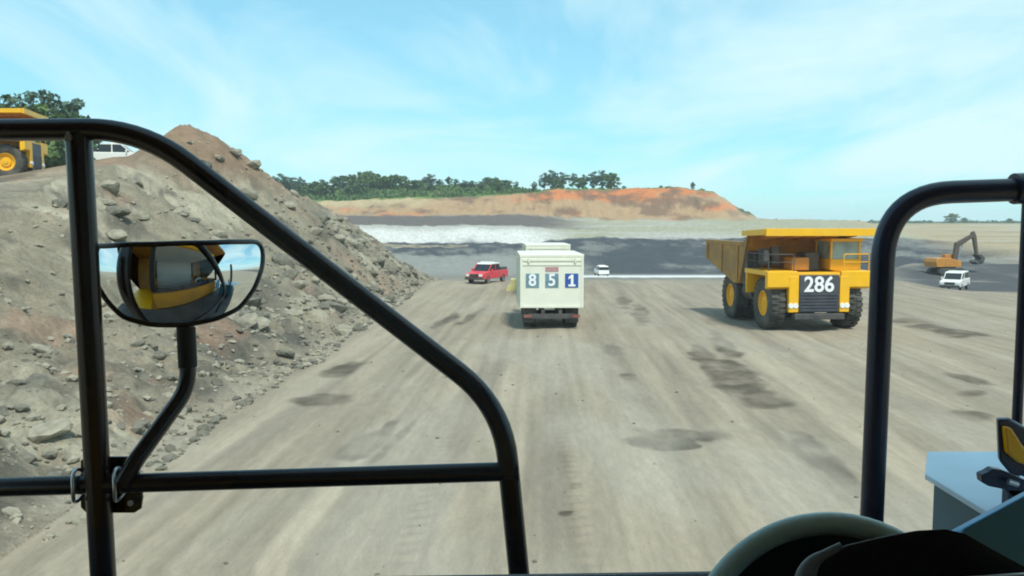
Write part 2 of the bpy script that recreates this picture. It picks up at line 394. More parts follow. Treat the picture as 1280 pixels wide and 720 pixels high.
def ramp(a, b, t): return a+(np.array(b)-a)*t[..., None]
def colour(x, y, h, inside, wr, wl, yw, leftness, t):
    one = np.ones_like(x)
    c = one[..., None]*np.array((.290, .247, .184))
    streak = fbm(x*1.9-y*.17, y*.10, 1.0, 4, 41)
    streak2 = fbm((x-.035*y)*3.6, y*.06, 1.0, 3, 40)
    rutl = np.sin((x-.085*y)*2.0+1.2*fbm(x, y*.3, 9, 2, 38))
    c = c*(1+.18*streak+.24*streak2+.07*rutl*ss(40, 20, y)+.07*fbm(x, y*.4, 6, 4, 42))[..., None]
    c = ramp(c, (.22, .19, .15), .55*ss(.15, .6, fbm((x-.05*y)*1.3, y*.07, 1.6, 3, 43))*ss(9, 16, y))
    # brownish wheel lanes to the right
    ln = np.exp(-((x-(3.2+.12*(y-25)))/.8)**2)+.8*np.exp(-((x-(5.6+.13*(y-25)))/.7)**2)
    c = ramp(c, (.20, .165, .125), .40*ln*ss(14, 30, y)*ss(.0, .5, fbm(x, y*.2, 1.5, 3, 44)+.25)*ss(90, 70, y))
    c = ramp(c, (.10, .083, .062), np.clip(patch_mask(x, y)*np.clip(.75+.6*fbm(x, y, .8, 3, 39), 0, 1), 0, 1))
    lane = np.exp(-((x-1.22-.012*(y-15))/.20)**2) + .6*np.exp(-((x+1.75-.01*(y-15))/.22)**2)
    c = ramp(c, (.19, .165, .125), .5*lane*ss(.25, .8, np.sin(y*2*math.pi/.42)+.3*fbm(x, y, .5, 2, 37))*ss(10, 13, y)*ss(24, 18, y)*ss(-.4, .2, fbm(x, y, 2.5, 2, 36)))
    c = ramp(c, (.335, .305, .245), .5*ss(.1, .5, fbm(x, y*.35, 3.2, 4, 45))*ss(70, 40, y))
    # greyer beyond the crest
    c = ramp(c, (.17, .165, .155), .7*ss(70, 110, y+8*fbm(x, y, 12, 3, 46)))
    strip = ss(118, 124, y)*ss(168, 160, y)*ss(50, 44, x)*ss(6, 11, x+3*fbm(x, y, 5, 3, 47))
    c = ramp(c, (.62, .62, .60), .95*strip)
    # right-hand coal hollow, tan slope behind
    yr = y+5*fbm(x, y, 10, 4, 48)-.45*(x-50)*ss(50, 70, x)*0
    wr2 = ss(0, 8, x-(4+.40*y))*ss(50, 60, y)
    coalr = wr2*ss(74, 80, yr+1.3*(x-33))*ss(160, 149, yr)
    tan = wr*ss(149, 160, yr)
    c = ramp(c, (.36, .29, .185), tan)
    c = ramp(c, (.27, .20, .13), tan*.6*ss(.1, .4, fbm(x*.25, y, 18, 4, 49)))
    c = ramp(c, (.40, .40, .36), tan*.5*ss(.1, .4, fbm(x*.2, y, 9, 4, 50)))
    c = ramp(c, (.060, .064, .070), .9*coalr*ss(-.55, .1, fbm(x, y, 8, 4, 51)+.2))
    # far wall strata
    yv = yw+3*fbm(x, y*.3, 7, 4, 52)
    wl2 = wl*ss(158, 172, y)
    coal = ramp(one[..., None]*np.array((.058, .063, .072)), (.19, .19, .175), .85*ss(-.12, .35, .9*fbm(x*1.3, h*8+y*.12, 9, 5, 53, .65)+.35*fbm(x, y*.4, 18, 3, 63)))
    floor_grey = np.array((.235, .235, .215))
    strat = ramp(coal, floor_grey, leftness*ss(216, 202, yv))
    whitec = ramp(one[..., None]*np.array((.38, .37, .33)), (.31, .30, .21), (1-leftness)*.95*ss(-.55, .1, fbm(x*.2, y, 10, 4, 54)))
    whitec = ramp(whitec, (.58, .58, .55), leftness*ss(250, 243, yv)*.8)
    strat = ramp(strat, whitec, ss(236, 240, yv))
    strat = ramp(strat, (.13, .11, .10), ss(30, 8, x+6*fbm(x, y, 12, 3, 62))*ss(254, 258, yv)*ss(298, 289, yv))
    org = ramp(one[..., None]*np.array((.37, .245, .14)), (.52, .175, .062), .95*ss(.0, .35, .8*fbm(x*.8, h*4, 15, 5, 55, .6)+.75*np.exp(-((x-44)/20)**2-((h-15.5)/4)**2)-.12))
    org = ramp(org, (.17, .105, .07), .85*ss(-.02, .32, fbm(x*.9, h*3, 9, 5, 57, .62)))  # dark brown patches: shadows on the bank put into its colour
    org = ramp(org, (.40, .30, .20), .8*ss(70, 90, x))
    org = ramp(org, (.46, .38, .22), .7*ss(-20, -45, x)*ss(306, 318, yv))
    strat = ramp(strat, org, ss(288, 296, yv+6*(1-leftness)*fbm(x, y, 12, 3, 58)))
    grass = ramp(one[..., None]*np.array((.085, .16, .035)), (.20, .20, .07), ss(0, .5, fbm(x, y, 14, 4, 56)))
    strat = ramp(strat, grass, ss(324, 328, yv)*ss(110, 80, x))
    strat = ramp(strat, (.07, .085, .05), ss(82, 88, x+2*fbm(x, y, 5, 3, 60))*ss(300, 310, yv)*ss(150, 110, x))
    strat = ramp(strat, (.36, .29, .185), ss(105, 125, x)*ss(250, 262, yv))
    c = c*(1-wl2[..., None])+strat*wl2[..., None]
    c = ramp(c, (.10, .13, .05), ss(480, 620, y)*(.5+.5*ss(-.3, .3, fbm(x, y, 60, 3, 61))))
    # spoil mound
    sp = one[..., None]*np.array((.235, .205, .150))
    sp = ramp(sp, (.37, .335, .25), .85*ss(.02, .35, fbm(x, y, 3.6, 6, 71, .65)))
    sp = ramp(sp, (.115, .105, .083), .9*ss(.08, .42, fbm(x, y, 2.6, 6, 72, .65)))
    sp = ramp(sp, (.235, .155, .10), .8*ss(6.2, 9.5, h+1.5*fbm(x, y, 6, 3, 73))*ss(48, 58, y))
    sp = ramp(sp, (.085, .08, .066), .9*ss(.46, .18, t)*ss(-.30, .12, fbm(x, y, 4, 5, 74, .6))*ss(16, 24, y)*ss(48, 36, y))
    sp = ramp(sp, (.30, .19, .13), .5*ss(.2, .5, fbm(x, y, 3, 4, 75)))
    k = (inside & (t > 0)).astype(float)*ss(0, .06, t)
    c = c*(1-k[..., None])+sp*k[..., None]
    return np.clip(c, 0.01, .9)

az_f = np.arange(-40, 40.01, .105)
az_o = np.concatenate([np.arange(-180, -40, 4.0), az_f, np.arange(43, 180.0, 4.0)])
rows = [0.6, 2, 3.5, 5, 6.5, 8]
v_rows = np.arange(720, 352, -1.25)
rows += list(CAMZ*F/(v_rows-278))
r = rows[-1]
while r < 430: r *= 1.0062; rows.append(r)
while r < 2600: r *= 1.10; rows.append(r)
rows = np.array(sorted(rows))
A, D = np.meshgrid(np.radians(az_o), rows, indexing='ij')
# radial grid, finer where the view needs it
DX = D*np.sin(A); DY = D*np.cos(A)
scale_front = np.where(np.abs(np.degrees(A)) <= 40, 1/np.cos(np.clip(A, -R(40), R(40))), 1/math.cos(R(40)))
X = DX*scale_front; Y = DY*scale_front
out = terrain(X, Y)
H = out[0]; INS = out[1]
COL = colour(X, Y, *out)
na, nr = X.shape
idx = np.arange(na*nr).reshape(na, nr)
ai = np.arange(na); aj = (ai+1) % na
q = np.stack([idx[:, :-1], idx[:, 1:], idx[aj][:, 1:], idx[aj][:, :-1]], -1).reshape(-1, 4)
XY = np.stack([X, Y, H], -1).reshape(-1, 3); COLF = COL.reshape(-1, 3)
insf = INS.reshape(-1)[q].sum(1) >= 2
fy = Y.reshape(-1)[q].mean(1); fx = X.reshape(-1)[q].mean(1)
reg = np.where(insf, 1, np.where((fy > 165) & (fy < 335) & (fx < 62+.2*fy), 2, np.where((fy > 165) & (fy < 480), 3, 0)))
centre_fan = [tuple(int(i) for i in idx[:, 0])]

def ground_mat(name, sy, bump, amp):
    m = bpy.data.materials.new(name); m.use_nodes = True; nt = m.node_tree; b = nt.nodes['Principled BSDF']
    b.inputs['Roughness'].default_value = .95; b.inputs['Specular IOR Level'].default_value = .15
    at = nt.nodes.new('ShaderNodeAttribute'); at.attribute_name = 'soil'
    ge = nt.nodes.new('ShaderNodeNewGeometry')
    mpg = nt.nodes.new('ShaderNodeMapping'); mpg.inputs['Scale'].default_value = (1, sy, 1); mpg.inputs['Rotation'].default_value = (0, 0, R(4) if sy < 1 else 0)
    nt.links.new(ge.outputs['Position'], mpg.inputs[0])
    prev = at.outputs['Color']
    for sc_, lo, hi, det in ((1.1, 1-.12*amp, 1+.11*amp, 6), (7.0, 1-.11*amp, 1+.11*amp, 5), (34.0, 1-.09*amp, 1+.09*amp, 3)):
        n = nt.nodes.new('ShaderNodeTexNoise'); n.inputs['Scale'].default_value = sc_; n.inputs['Detail'].default_value = det; n.inputs['Roughness'].default_value = .6
        nt.links.new(mpg.outputs[0], n.inputs['Vector'])
        mr = nt.nodes.new('ShaderNodeMapRange'); mr.inputs[1].default_value = .3; mr.inputs[2].default_value = .7; mr.inputs[3].default_value = lo; mr.inputs[4].default_value = hi
        nt.links.new(n.outputs[0], mr.inputs[0])
        mx = nt.nodes.new('ShaderNodeMix'); mx.data_type = 'RGBA'; mx.blend_type = 'MULTIPLY'; mx.inputs[0].default_value = 1
        nt.links.new(prev, mx.inputs[6]); nt.links.new(mr.outputs[0], mx.inputs[7]); prev = mx.outputs[2]
    nt.links.new(prev, b.inputs['Base Color'])
    n = nt.nodes.new('ShaderNodeTexNoise'); n.inputs['Scale'].default_value = 5; n.inputs['Detail'].default_value = 8; n.inputs['Roughness'].default_value = .65
    nt.links.new(mpg.outputs[0], n.inputs['Vector'])
    bp = nt.nodes.new('ShaderNodeBump'); bp.inputs['Strength'].default_value = bump; bp.inputs['Distance'].default_value = .10
    nt.links.new(n.outputs[0], bp.inputs['Height']); nt.links.new(bp.outputs[0], b.inputs['Normal'])
    return m
M['earth'] = ground_mat('road_earth', .22, .35, .8)
M['spoil'] = ground_mat('spoil_earth', 1, .9, 1.7)
for k, nm, lab in ((0, 'ground', 'beige haul road and open ground with tyre ruts and damp patches'), (1, 'spoil_mound', 'tall grey brown spoil mound beside the haul road'),
                   (2, 'pit_wall', 'far pit wall with coal, white clay and orange earth layers'), (3, 'plateau', 'green and tan land above the pit')):
    fs = q[reg == k]
    used, inv = np.unique(fs, return_inverse=True)
    inv = inv.reshape(-1, 4)
    vs_ = XY[used]; cs = COLF[used]
    me = bpy.data.meshes.new(nm)
    me.vertices.add(len(vs_)); me.vertices.foreach_set('co', vs_.astype(np.float32).ravel())
    nf = len(inv)
    me.loops.add(nf*4); me.polygons.add(nf)
    me.loops.foreach_set('vertex_index', inv[:, ::-1].astype(np.int32).ravel())
    me.polygons.foreach_set('loop_start', np.arange(0, nf*4, 4, dtype=np.int32))
    me.polygons.foreach_set('use_smooth', np.ones(nf, bool))
    me.update(calc_edges=True)
    ca = me.color_attributes.new('soil', 'FLOAT_COLOR', 'POINT')
    ca.data.foreach_set('color', np.concatenate([cs, np.ones((len(cs), 1))], 1).astype(np.float32).ravel())
    me.materials.append(M['earth'] if k == 0 else M['spoil'])
    o = bpy.data.objects.new(nm, me); C.objects.link(o)
    o['kind'] = 'structure'; o['label'] = lab

# ------------------------------------------------------------------ rocks
def rock_mesh(seed, sub=2):
    bm = bmesh.new(); bmesh.ops.create_icosphere(bm, subdivisions=sub, radius=1)
    rnd = random.Random(seed); ax = [Vector((rnd.gauss(0,1), rnd.gauss(0,1), rnd.gauss(0,1))).normalized() for _ in range(9)]
    cut = [rnd.uniform(.55, .9) for _ in ax]
    for v in bm.verts:
        for a, c in zip(ax, cut):
            d = v.co.dot(a)
            if d > c: v.co -= a*(d-c)
        v.co *= 1+rnd.uniform(-.06, .06)
        v.co.z *= .72
    me = bpy.data.meshes.new('boulder'); bm.to_mesh(me); bm.free(); return me
M['rock'] = mat('pale_clay_rock', (.275, .25, .19), .95, noise=.25, nscale=2.5, bump=.6, bscale=6)
M['rock_dark'] = mat('grey_rock', (.145, .135, .105), .95, noise=.3, nscale=2.5, bump=.6, bscale=6)
rocks = [rock_mesh(i) for i in range(8)]
for i, me in enumerate(rocks): me.materials.append(M['rock'] if i < 5 else M['rock_dark'])
rnd = random.Random(3)
placed = 0
for k in range(1500):
    if placed >= 150: break
    y = rnd.uniform(16, 80); Hr, Xr, Xf = [float(a[0]) for a in ridge(np.array([y]))]
    t = rnd.uniform(-.03, .92)**1.0
    x = Xf-(Xf-Xr)*t
    s = rnd.uniform(.2, .5)*(1.35 if y > 35 else .9)
    if rnd.random() > (.9 if t < .45 else .5): continue
    i = rnd.randrange(8)
    o = bpy.data.objects.new('boulder', rocks[i]); C.objects.link(o)
    o.location = (x, y, zat(x, y)+s*.12); o.scale = (s*rnd.uniform(.8, 1.5), s*rnd.uniform(.8, 1.3), s*rnd.uniform(.7, 1.1))
    o.rotation_euler = (rnd.uniform(-.4, .4), rnd.uniform(-.4, .4), rnd.uniform(0, 6.28))
    lb = '%s %s boulder %s, %s' % ('large' if s > .45 else 'small', 'dark grey' if i >= 5 else 'pale clay',
        'at the foot of the spoil mound' if t < .15 else ('on the upper slope of the spoil mound' if t > .55 else 'low on the slope of the spoil mound'),
        'near the camera' if y < 32 else ('towards its far end' if y > 58 else 'midway along it'))
    tag(o, lb, 'boulder', lb.replace('boulder', 'boulders'))
    placed += 1
# loose rubble nobody could count
def rubble(name, n, gen, mt, label):
    base = [np.array(v.co) for v in rock_mesh(99, 1).vertices]
    bmf = rock_mesh(99, 1); F0 = np.array([list(p.vertices) for p in bmf.polygons]); V0 = np.array([list(v.co) for v in bmf.vertices])
    xs, ys, sz = gen(n)
    zs = terrain(xs, ys)[0]
    rg = np.random.default_rng(5); ang = rg.uniform(0, 6.28, len(xs)); sx = rg.uniform(.7, 1.5, len(xs)); szz = rg.uniform(.6, 1.1, len(xs))
    V = V0[None]*np.stack([sz*sx, sz, sz*szz], -1)[:, None]
    ca, sa = np.cos(ang)[:, None], np.sin(ang)[:, None]
    V = np.stack([V[..., 0]*ca-V[..., 1]*sa, V[..., 0]*sa+V[..., 1]*ca, V[..., 2]], -1)+np.stack([xs, ys, zs+sz*.15], -1)[:, None]
    FF = (F0[None]+(np.arange(len(xs))*len(V0))[:, None, None]).reshape(-1, 3)
    me = bpy.data.meshes.new(name); me.from_pydata(V.reshape(-1, 3).tolist(), [], FF.tolist()); me.materials.append(mt)
    o = bpy.data.objects.new(name, me); C.objects.link(o); tag(o, label, 'rubble', kind='stuff'); return o
def gen_mound(n):
    rg = np.random.default_rng(11); y = 14+68*rg.random(n)**1.1; Hr, Xr, Xf = ridge(y)
    t = np.where(rg.random(n) < .5, rg.random(n)**2*.35-.04, rg.random(n)*.97)
    return Xf-(Xf-Xr)*t, y, .03+.17*rg.random(n)**4
rubble('rubble', 4200, gen_mound, M['rock'], 'loose pale rubble strewn over the spoil mound')
def gen_mound2(n):
    x, y, s = gen_mound(n); rg = np.random.default_rng(12); return x[::-1]+rg.normal(0, .0, n), y[::-1], s*1.1
rubble('dark_rubble', 1500, lambda n: (lambda rg: (lambda y: (lambda rr: (rr[2]-(rr[2]-rr[1])*(rg.random(n)**1.6*.6-.05), y, .05+.2*rg.random(n)**3))(ridge(y)))(16+62*rg.random(n)))(np.random.default_rng(13)), M['rock_dark'], 'dark loose rubble along the foot of the spoil mound')
def gen_road(n):
    rg = np.random.default_rng(14); y = 12+58*rg.random(n)**1.3; x = rg.uniform(-8.5, 26, n); return x, y, .010+.05*rg.random(n)**6
rubble('road_pebbles', 1100, gen_road, M['rock_dark'], 'small loose stones scattered on the haul road')

# ------------------------------------------------------------------ trees
def leaf_mat(name, c1, c2):
    m = bpy.data.materials.new(name); m.use_nodes = True; nt = m.node_tree; b = nt.nodes['Principled BSDF']
    b.inputs['Roughness'].default_value = .7; b.inputs['Specular IOR Level'].default_value = .2
    ge = nt.nodes.new('ShaderNodeNewGeometry'); oi = nt.nodes.new('ShaderNodeObjectInfo')
    ad = nt.nodes.new('ShaderNodeMath'); ad.operation = 'ADD'
    hf = nt.nodes.new('ShaderNodeMath'); hf.operation = 'MULTIPLY'; hf.inputs[1].default_value = .5
    nt.links.new(ge.outputs['Random Per Island'], ad.inputs[0]); nt.links.new(oi.outputs['Random'], ad.inputs[1]); nt.links.new(ad.outputs[0], hf.inputs[0])
    mx = nt.nodes.new('ShaderNodeMix'); mx.data_type = 'RGBA'; mx.inputs[6].default_value = (*c1, 1); mx.inputs[7].default_value = (*c2, 1)
    nt.links.new(hf.outputs[0], mx.inputs[0]); nt.links.new(mx.outputs[2], b.inputs['Base Color'])
    b.inputs['Subsurface Weight'].default_value = 0
    return m
M['leaf'] = leaf_mat('foliage', (.045, .105, .035), (.13, .20, .065))
M['leaf_blue'] = leaf_mat('grey_green_foliage', (.055, .105, .070), (.13, .185, .12))
M['bark'] = mat('bark', (.12, .095, .07), .9, noise=.3)
def crown_mesh(seed, h, w, nclump=34, per=34, leaf=.42, base=.3, flat=1.0):
    rg = np.random.default_rng(seed); V = []; Fc = []
    cl = []
    for _ in range(nclump):
        p = rg.normal(size=3); p /= np.linalg.norm(p); p *= rg.random()**.45
        z = h*(base+(1-base)*(.5+.5*p[2]*.9)); wr_ = w*(.55+.45*math.sin(math.pi*min(1, max(0, (z/h-base)/(1-base)*.85+.1))))
        cl.append((p[0]*wr_, p[1]*wr_, z, rg.uniform(.55, 1.25)*w*.30))
    for (cx, cy, cz_, cr) in cl:
        for _ in range(per):
            d = rg.normal(size=3); d /= np.linalg.norm(d); d *= cr*rg.random()**.4
            c = np.array((cx+d[0], cy+d[1], cz_+d[2]*.7))
            a = rg.normal(size=3); a /= np.linalg.norm(a); b = np.cross(a, rg.normal(size=3)); b /= np.linalg.norm(b)
            s = leaf*rg.uniform(.6, 1.4); o = len(V)
            V += [c-a*s*.5, c+b*s*.35, c+a*s*.5, c-b*s*.35]; Fc.append((o, o+1, o+2, o+3))
    me = bpy.data.meshes.new('crown'); me.from_pydata([tuple(v) for v in V], [], Fc); return me, cl
def trunk_mesh(seed, h, cl, r=.22):
    rg = random.Random(seed); mb = MB(); top = h*.72
    pts = [Vector((0, 0, -.4)), Vector((rg.uniform(-.2, .2), rg.uniform(-.2, .2), h*.3)), Vector((rg.uniform(-.4, .4), rg.uniform(-.4, .4), top))]
    mb.tube(pts, [r, r*.75, r*.3], 7)
    for c in rg.sample(cl, min(7, len(cl))):
        s = pts[0].lerp(pts[2], rg.uniform(.35, .8)); mb.tube([s, (s+Vector(c[:3]))/2+Vector((0, 0, .3)), Vector(c[:3])], [r*.4, r*.28, r*.1], 5)
    return mb.mesh('trunk')
kinds = []
for i, (h, w, nc, base) in enumerate([(11, 3.2, 46, .10), (13, 2.9, 44, .14), (9, 3.8, 50, .05), (14, 4.2, 54, .14), (7, 3.2, 40, .02), (10, 2.4, 34, .22)]):
    cme, cl = crown_mesh(200+i, h, w, nc, 42, .62, base); tme = trunk_mesh(300+i, h, cl)
    cme.materials.append(M['leaf'] if i % 3 else M['leaf_blue']); tme.materials.append(M['bark'])
    kinds.append((cme, tme, h))
def tree(k, x, y, s, label, group=None, name='tree', sx=1.0, z=None):
    r_ = thing(name, label, 'tree', (x, y, (zat(x, y) if z is None else z)-.1), random.uniform(0, 6.28), group)
    r_.scale = (s*sx, s*sx, s)
    for nm, me in (('crown', kinds[k][0]), ('trunk', kinds[k][1])):
        o = bpy.data.objects.new(nm, me); C.objects.link(o); o.parent = r_
    return r_
rt = random.Random(21)
ORD = ['first', 'second', 'third', 'fourth', 'fifth', 'sixth', 'seventh', 'eighth', 'ninth', 'tenth', 'eleventh', 'twelfth', 'thirteenth', 'fourteenth', 'fifteenth', 'sixteenth', 'seventeenth', 'eighteenth', 'nineteenth', 'twentieth']
def ordn(i, n):
    return ORD[i]+' from the left' if i < 20 and i <= n-1-i+4 else ORD[n-1-i]+' from the right'
# tree line on the ridge: (photo column, top row, distance, kind)
line = []
u = 318
while u < 648:
    topv = np.interp(u, [318, 350, 380, 420, 445, 470, 500, 525, 540, 565, 590, 610, 628, 648], [214, 216, 222, 222, 213, 211, 219, 224, 218, 219, 230, 226, 221, 238])
    line.append((u, topv+rt.uniform(-3, 5), rt.uniform(350, 385))); u += rt.uniform(8, 13)
for n_i, (u, v, d) in enumerate(line):
    p = P(u, v, d); gz = zat(p.x, d); k = rt.choice([0, 1, 2, 3, 5, 2])
    h = max(4, p.z-gz)
    tree(k, p.x, d, h/kinds[k][2], 'bushy tree, %s in the ridge row behind the spoil mound' % ordn(n_i, len(line)), 'ridge tree line left of the orange bank', sx=rt.uniform(.9, 1.3)*min(1.6, 11/h) if h < 11 else 1)
for n_i, (u, v, d) in enumerate([(668,226,345),(680,214,350),(690,211,352),(697,222,338),(703,214,347),(716,215,345),(724,220,338),(730,217,350),(742,213,348),(752,211,350),(764,213,346)]):
    p = P(u, v, d); gz = zat(p.x, d); k = rt.choice([0, 2, 3, 3, 2]); h = max(4, p.z-gz)
    tree(k, p.x, d, h/kinds[k][2], 'dark green tree, %s in the clump on the orange bank' % ordn(n_i, 11), 'clump of trees on top of the orange bank', sx=1.15)
for (u, v, d, lb) in [(621,220,342,'round dark tree standing at the right end of the ridge row'),(780,231,338,'small lone bush on the bank right of the tree clump'),(866,227,338,'tiny lone tree near the right end of the orange bank'),(826,234,338,'low bush midway along the orange bank rim')]:
    p = P(u, v, d); gz = zat(p.x, d); k = 2 if u != 866 else 5; h = max(2.2, p.z-gz)
    tree(k, p.x, d, h/kinds[k][2], lb, sx=1.0 if u != 866 else 1.5)
for i, (u, v, d, k) in enumerate([(-18,112,128,3),(8,112,132,1),(14,122,124,2),(36,108,126,3),(50,118,122,2),(62,107,130,0),(76,122,124,4),(88,118,128,0),(118,142,132,4)]):
    p = P(u, v, d); gz = zat(p.x, d); h = p.z-gz
    if u == 118: h = 3.5
    tree(k, p.x, d, h/kinds[k][2], 'leafy tree, %s of those behind the yellow bench truck' % ordn(i, 8) if u != 118 else 'small bush right of the tall trees behind the bench', 'trees behind the bench' if u != 118 else None)
for (u, v, d, lb) in [(1190,265,700,'distant tree, the tallest on the right horizon'),(1206,271,700,'distant low tree right of the tallest one on the horizon'),(1262,272,720,'distant tree on the horizon at the right edge')]:
    p = P(u, v, d); gz = zat(p.x, d); tree(2, p.x, d, max(4, p.z-gz)/kinds[2][2], lb, sx=1.4)
# undergrowth and far woods: masses of foliage
def leaf_mass(name, pts, leaf, mt, label, cat):
    rg = np.random.default_rng(8); V = []; Fc = []
    for (x, y, z, r_) in pts:
        for _ in range(26):
            d = rg.normal(size=3); d /= np.linalg.norm(d); d *= r_*rg.random()**.4
            c = np.array((x+d[0]*1.3, y+d[1], z+abs(d[2])*.9)); a = rg.normal(size=3); a /= np.linalg.norm(a); b = np.cross(a, rg.normal(size=3)); b /= np.linalg.norm(b)
            s = leaf*rg.uniform(.6, 1.4); o = len(V); V += [c-a*s*.5, c+b*s*.4, c+a*s*.5, c-b*s*.4]; Fc.append((o, o+1, o+2, o+3))
    me = bpy.data.meshes.new(name); me.from_pydata([tuple(v) for v in V], [], Fc); me.materials.append(mt)
    o = bpy.data.objects.new(name, me); C.objects.link(o); tag(o, label, cat, kind='stuff')
pts = []
rg = np.random.default_rng(4)
for _ in range(1000):
    y = rg.uniform(334, 392); x = rg.uniform(-.32, .03)*y
    pts.append((x, y, 0, rg.uniform(.8, 2.3)))
for _ in range(120):
    y = rg.uniform(331, 350); x = rg.uniform(5, 80); pts.append((x, y, 0, rg.uniform(.4, 1.0)))
zs = terrain(np.array([p[0] for p in pts]), np.array([p[1] for p in pts]))[0]
leaf_mass('undergrowth', [(p[0], p[1], z, p[3]) for p, z in zip(pts, zs)], .8, M['leaf'], 'green scrub covering the ridge below the trees', 'scrub')
pts = []
for _ in range(900):
    y = rg.uniform(760, 1000); x = rg.uniform(-.75, .8)*y; pts.append((x, y, 4.6, rg.uniform(1.6, 3.6)))
leaf_mass('far_woods', pts, 2.2, M['leaf_blue'], 'hazy strip of far woods along the horizon', 'woods')

# ------------------------------------------------------------------ wheels
def tyre_mesh(rad, wid, rimr, lugs=28, side=1):
    mb = MB(); hw = wid/2
    mb.lathe([(rimr, -hw*.8), (rimr*1.08, -hw*.95), (rad*.86, -hw), (rad*.955, -hw*.86), (rad*.965, 0), (rad*.955, hw*.86), (rad*.86, hw), (rimr*1.08, hw*.95), (rimr, hw*.8)], (0,0,0), 'x', 36, True)
    for i in range(lugs):
        a = 2*math.pi*i/lugs
        for s_ in (-1, 1):
            b = a+(.5 if s_ > 0 else 0)*2*math.pi/lugs; da = .62*2*math.pi/lugs/2
            pts = []
            for rr in (rad*.95, rad):
                for (xx, aa) in ((s_*.08*hw, b-da), (s_*.08*hw, b+da), (s_*hw*.93, b+da*.8), (s_*hw*.93, b-da*.8)):
                    pts.append((xx, rr*math.cos(aa), rr*math.sin(aa)))
            mb.hexa(pts[:4], pts[4:])
    return mb.mesh('tyre')
def rim_mesh(rimr, wid, side):
    s = side; hw = wid/2
    return MB().lathe([(rimr, s*hw*.82), (rimr*.93, s*hw*.84), (rimr*.88, s*hw*.45), (rimr*.55, s*hw*.30), (rimr*.5, s*hw*.62), (rimr*.22, s*hw*.66), (rimr*.2, s*hw*.78), (.001, s*hw*.78)], (0,0,0), 'x', 28).lathe([(rimr, -s*hw*.8), (.001, -s*hw*.75)], (0,0,0), 'x', 28).mesh('rim')
def wheel(parent, x, y, rad, wid, rimr, side, rimmat, cache={}):
    k = (rad, wid, rimr, side)
    if k not in cache: cache[k] = (tyre_mesh(rad, wid, rimr), rim_mesh(rimr, wid, side))
    t_, r_ = cache[k]
    w = bpy.data.objects.new('wheel', None); C.objects.link(w); w.parent = parent; w.location = (x, y, rad); w.empty_display_size = .2
    for nm, me, mt in (('tyre', t_, M['rubber']), ('rim', r_, rimmat)):
        if not me.materials: me.materials.append(mt)
        o = bpy.data.objects.new(nm, me); C.objects.link(o); o.parent = w
        if o.material_slots[0].material != mt: o.material_slots[0].link = 'OBJECT'; o.material_slots[0].material = mt
    return w

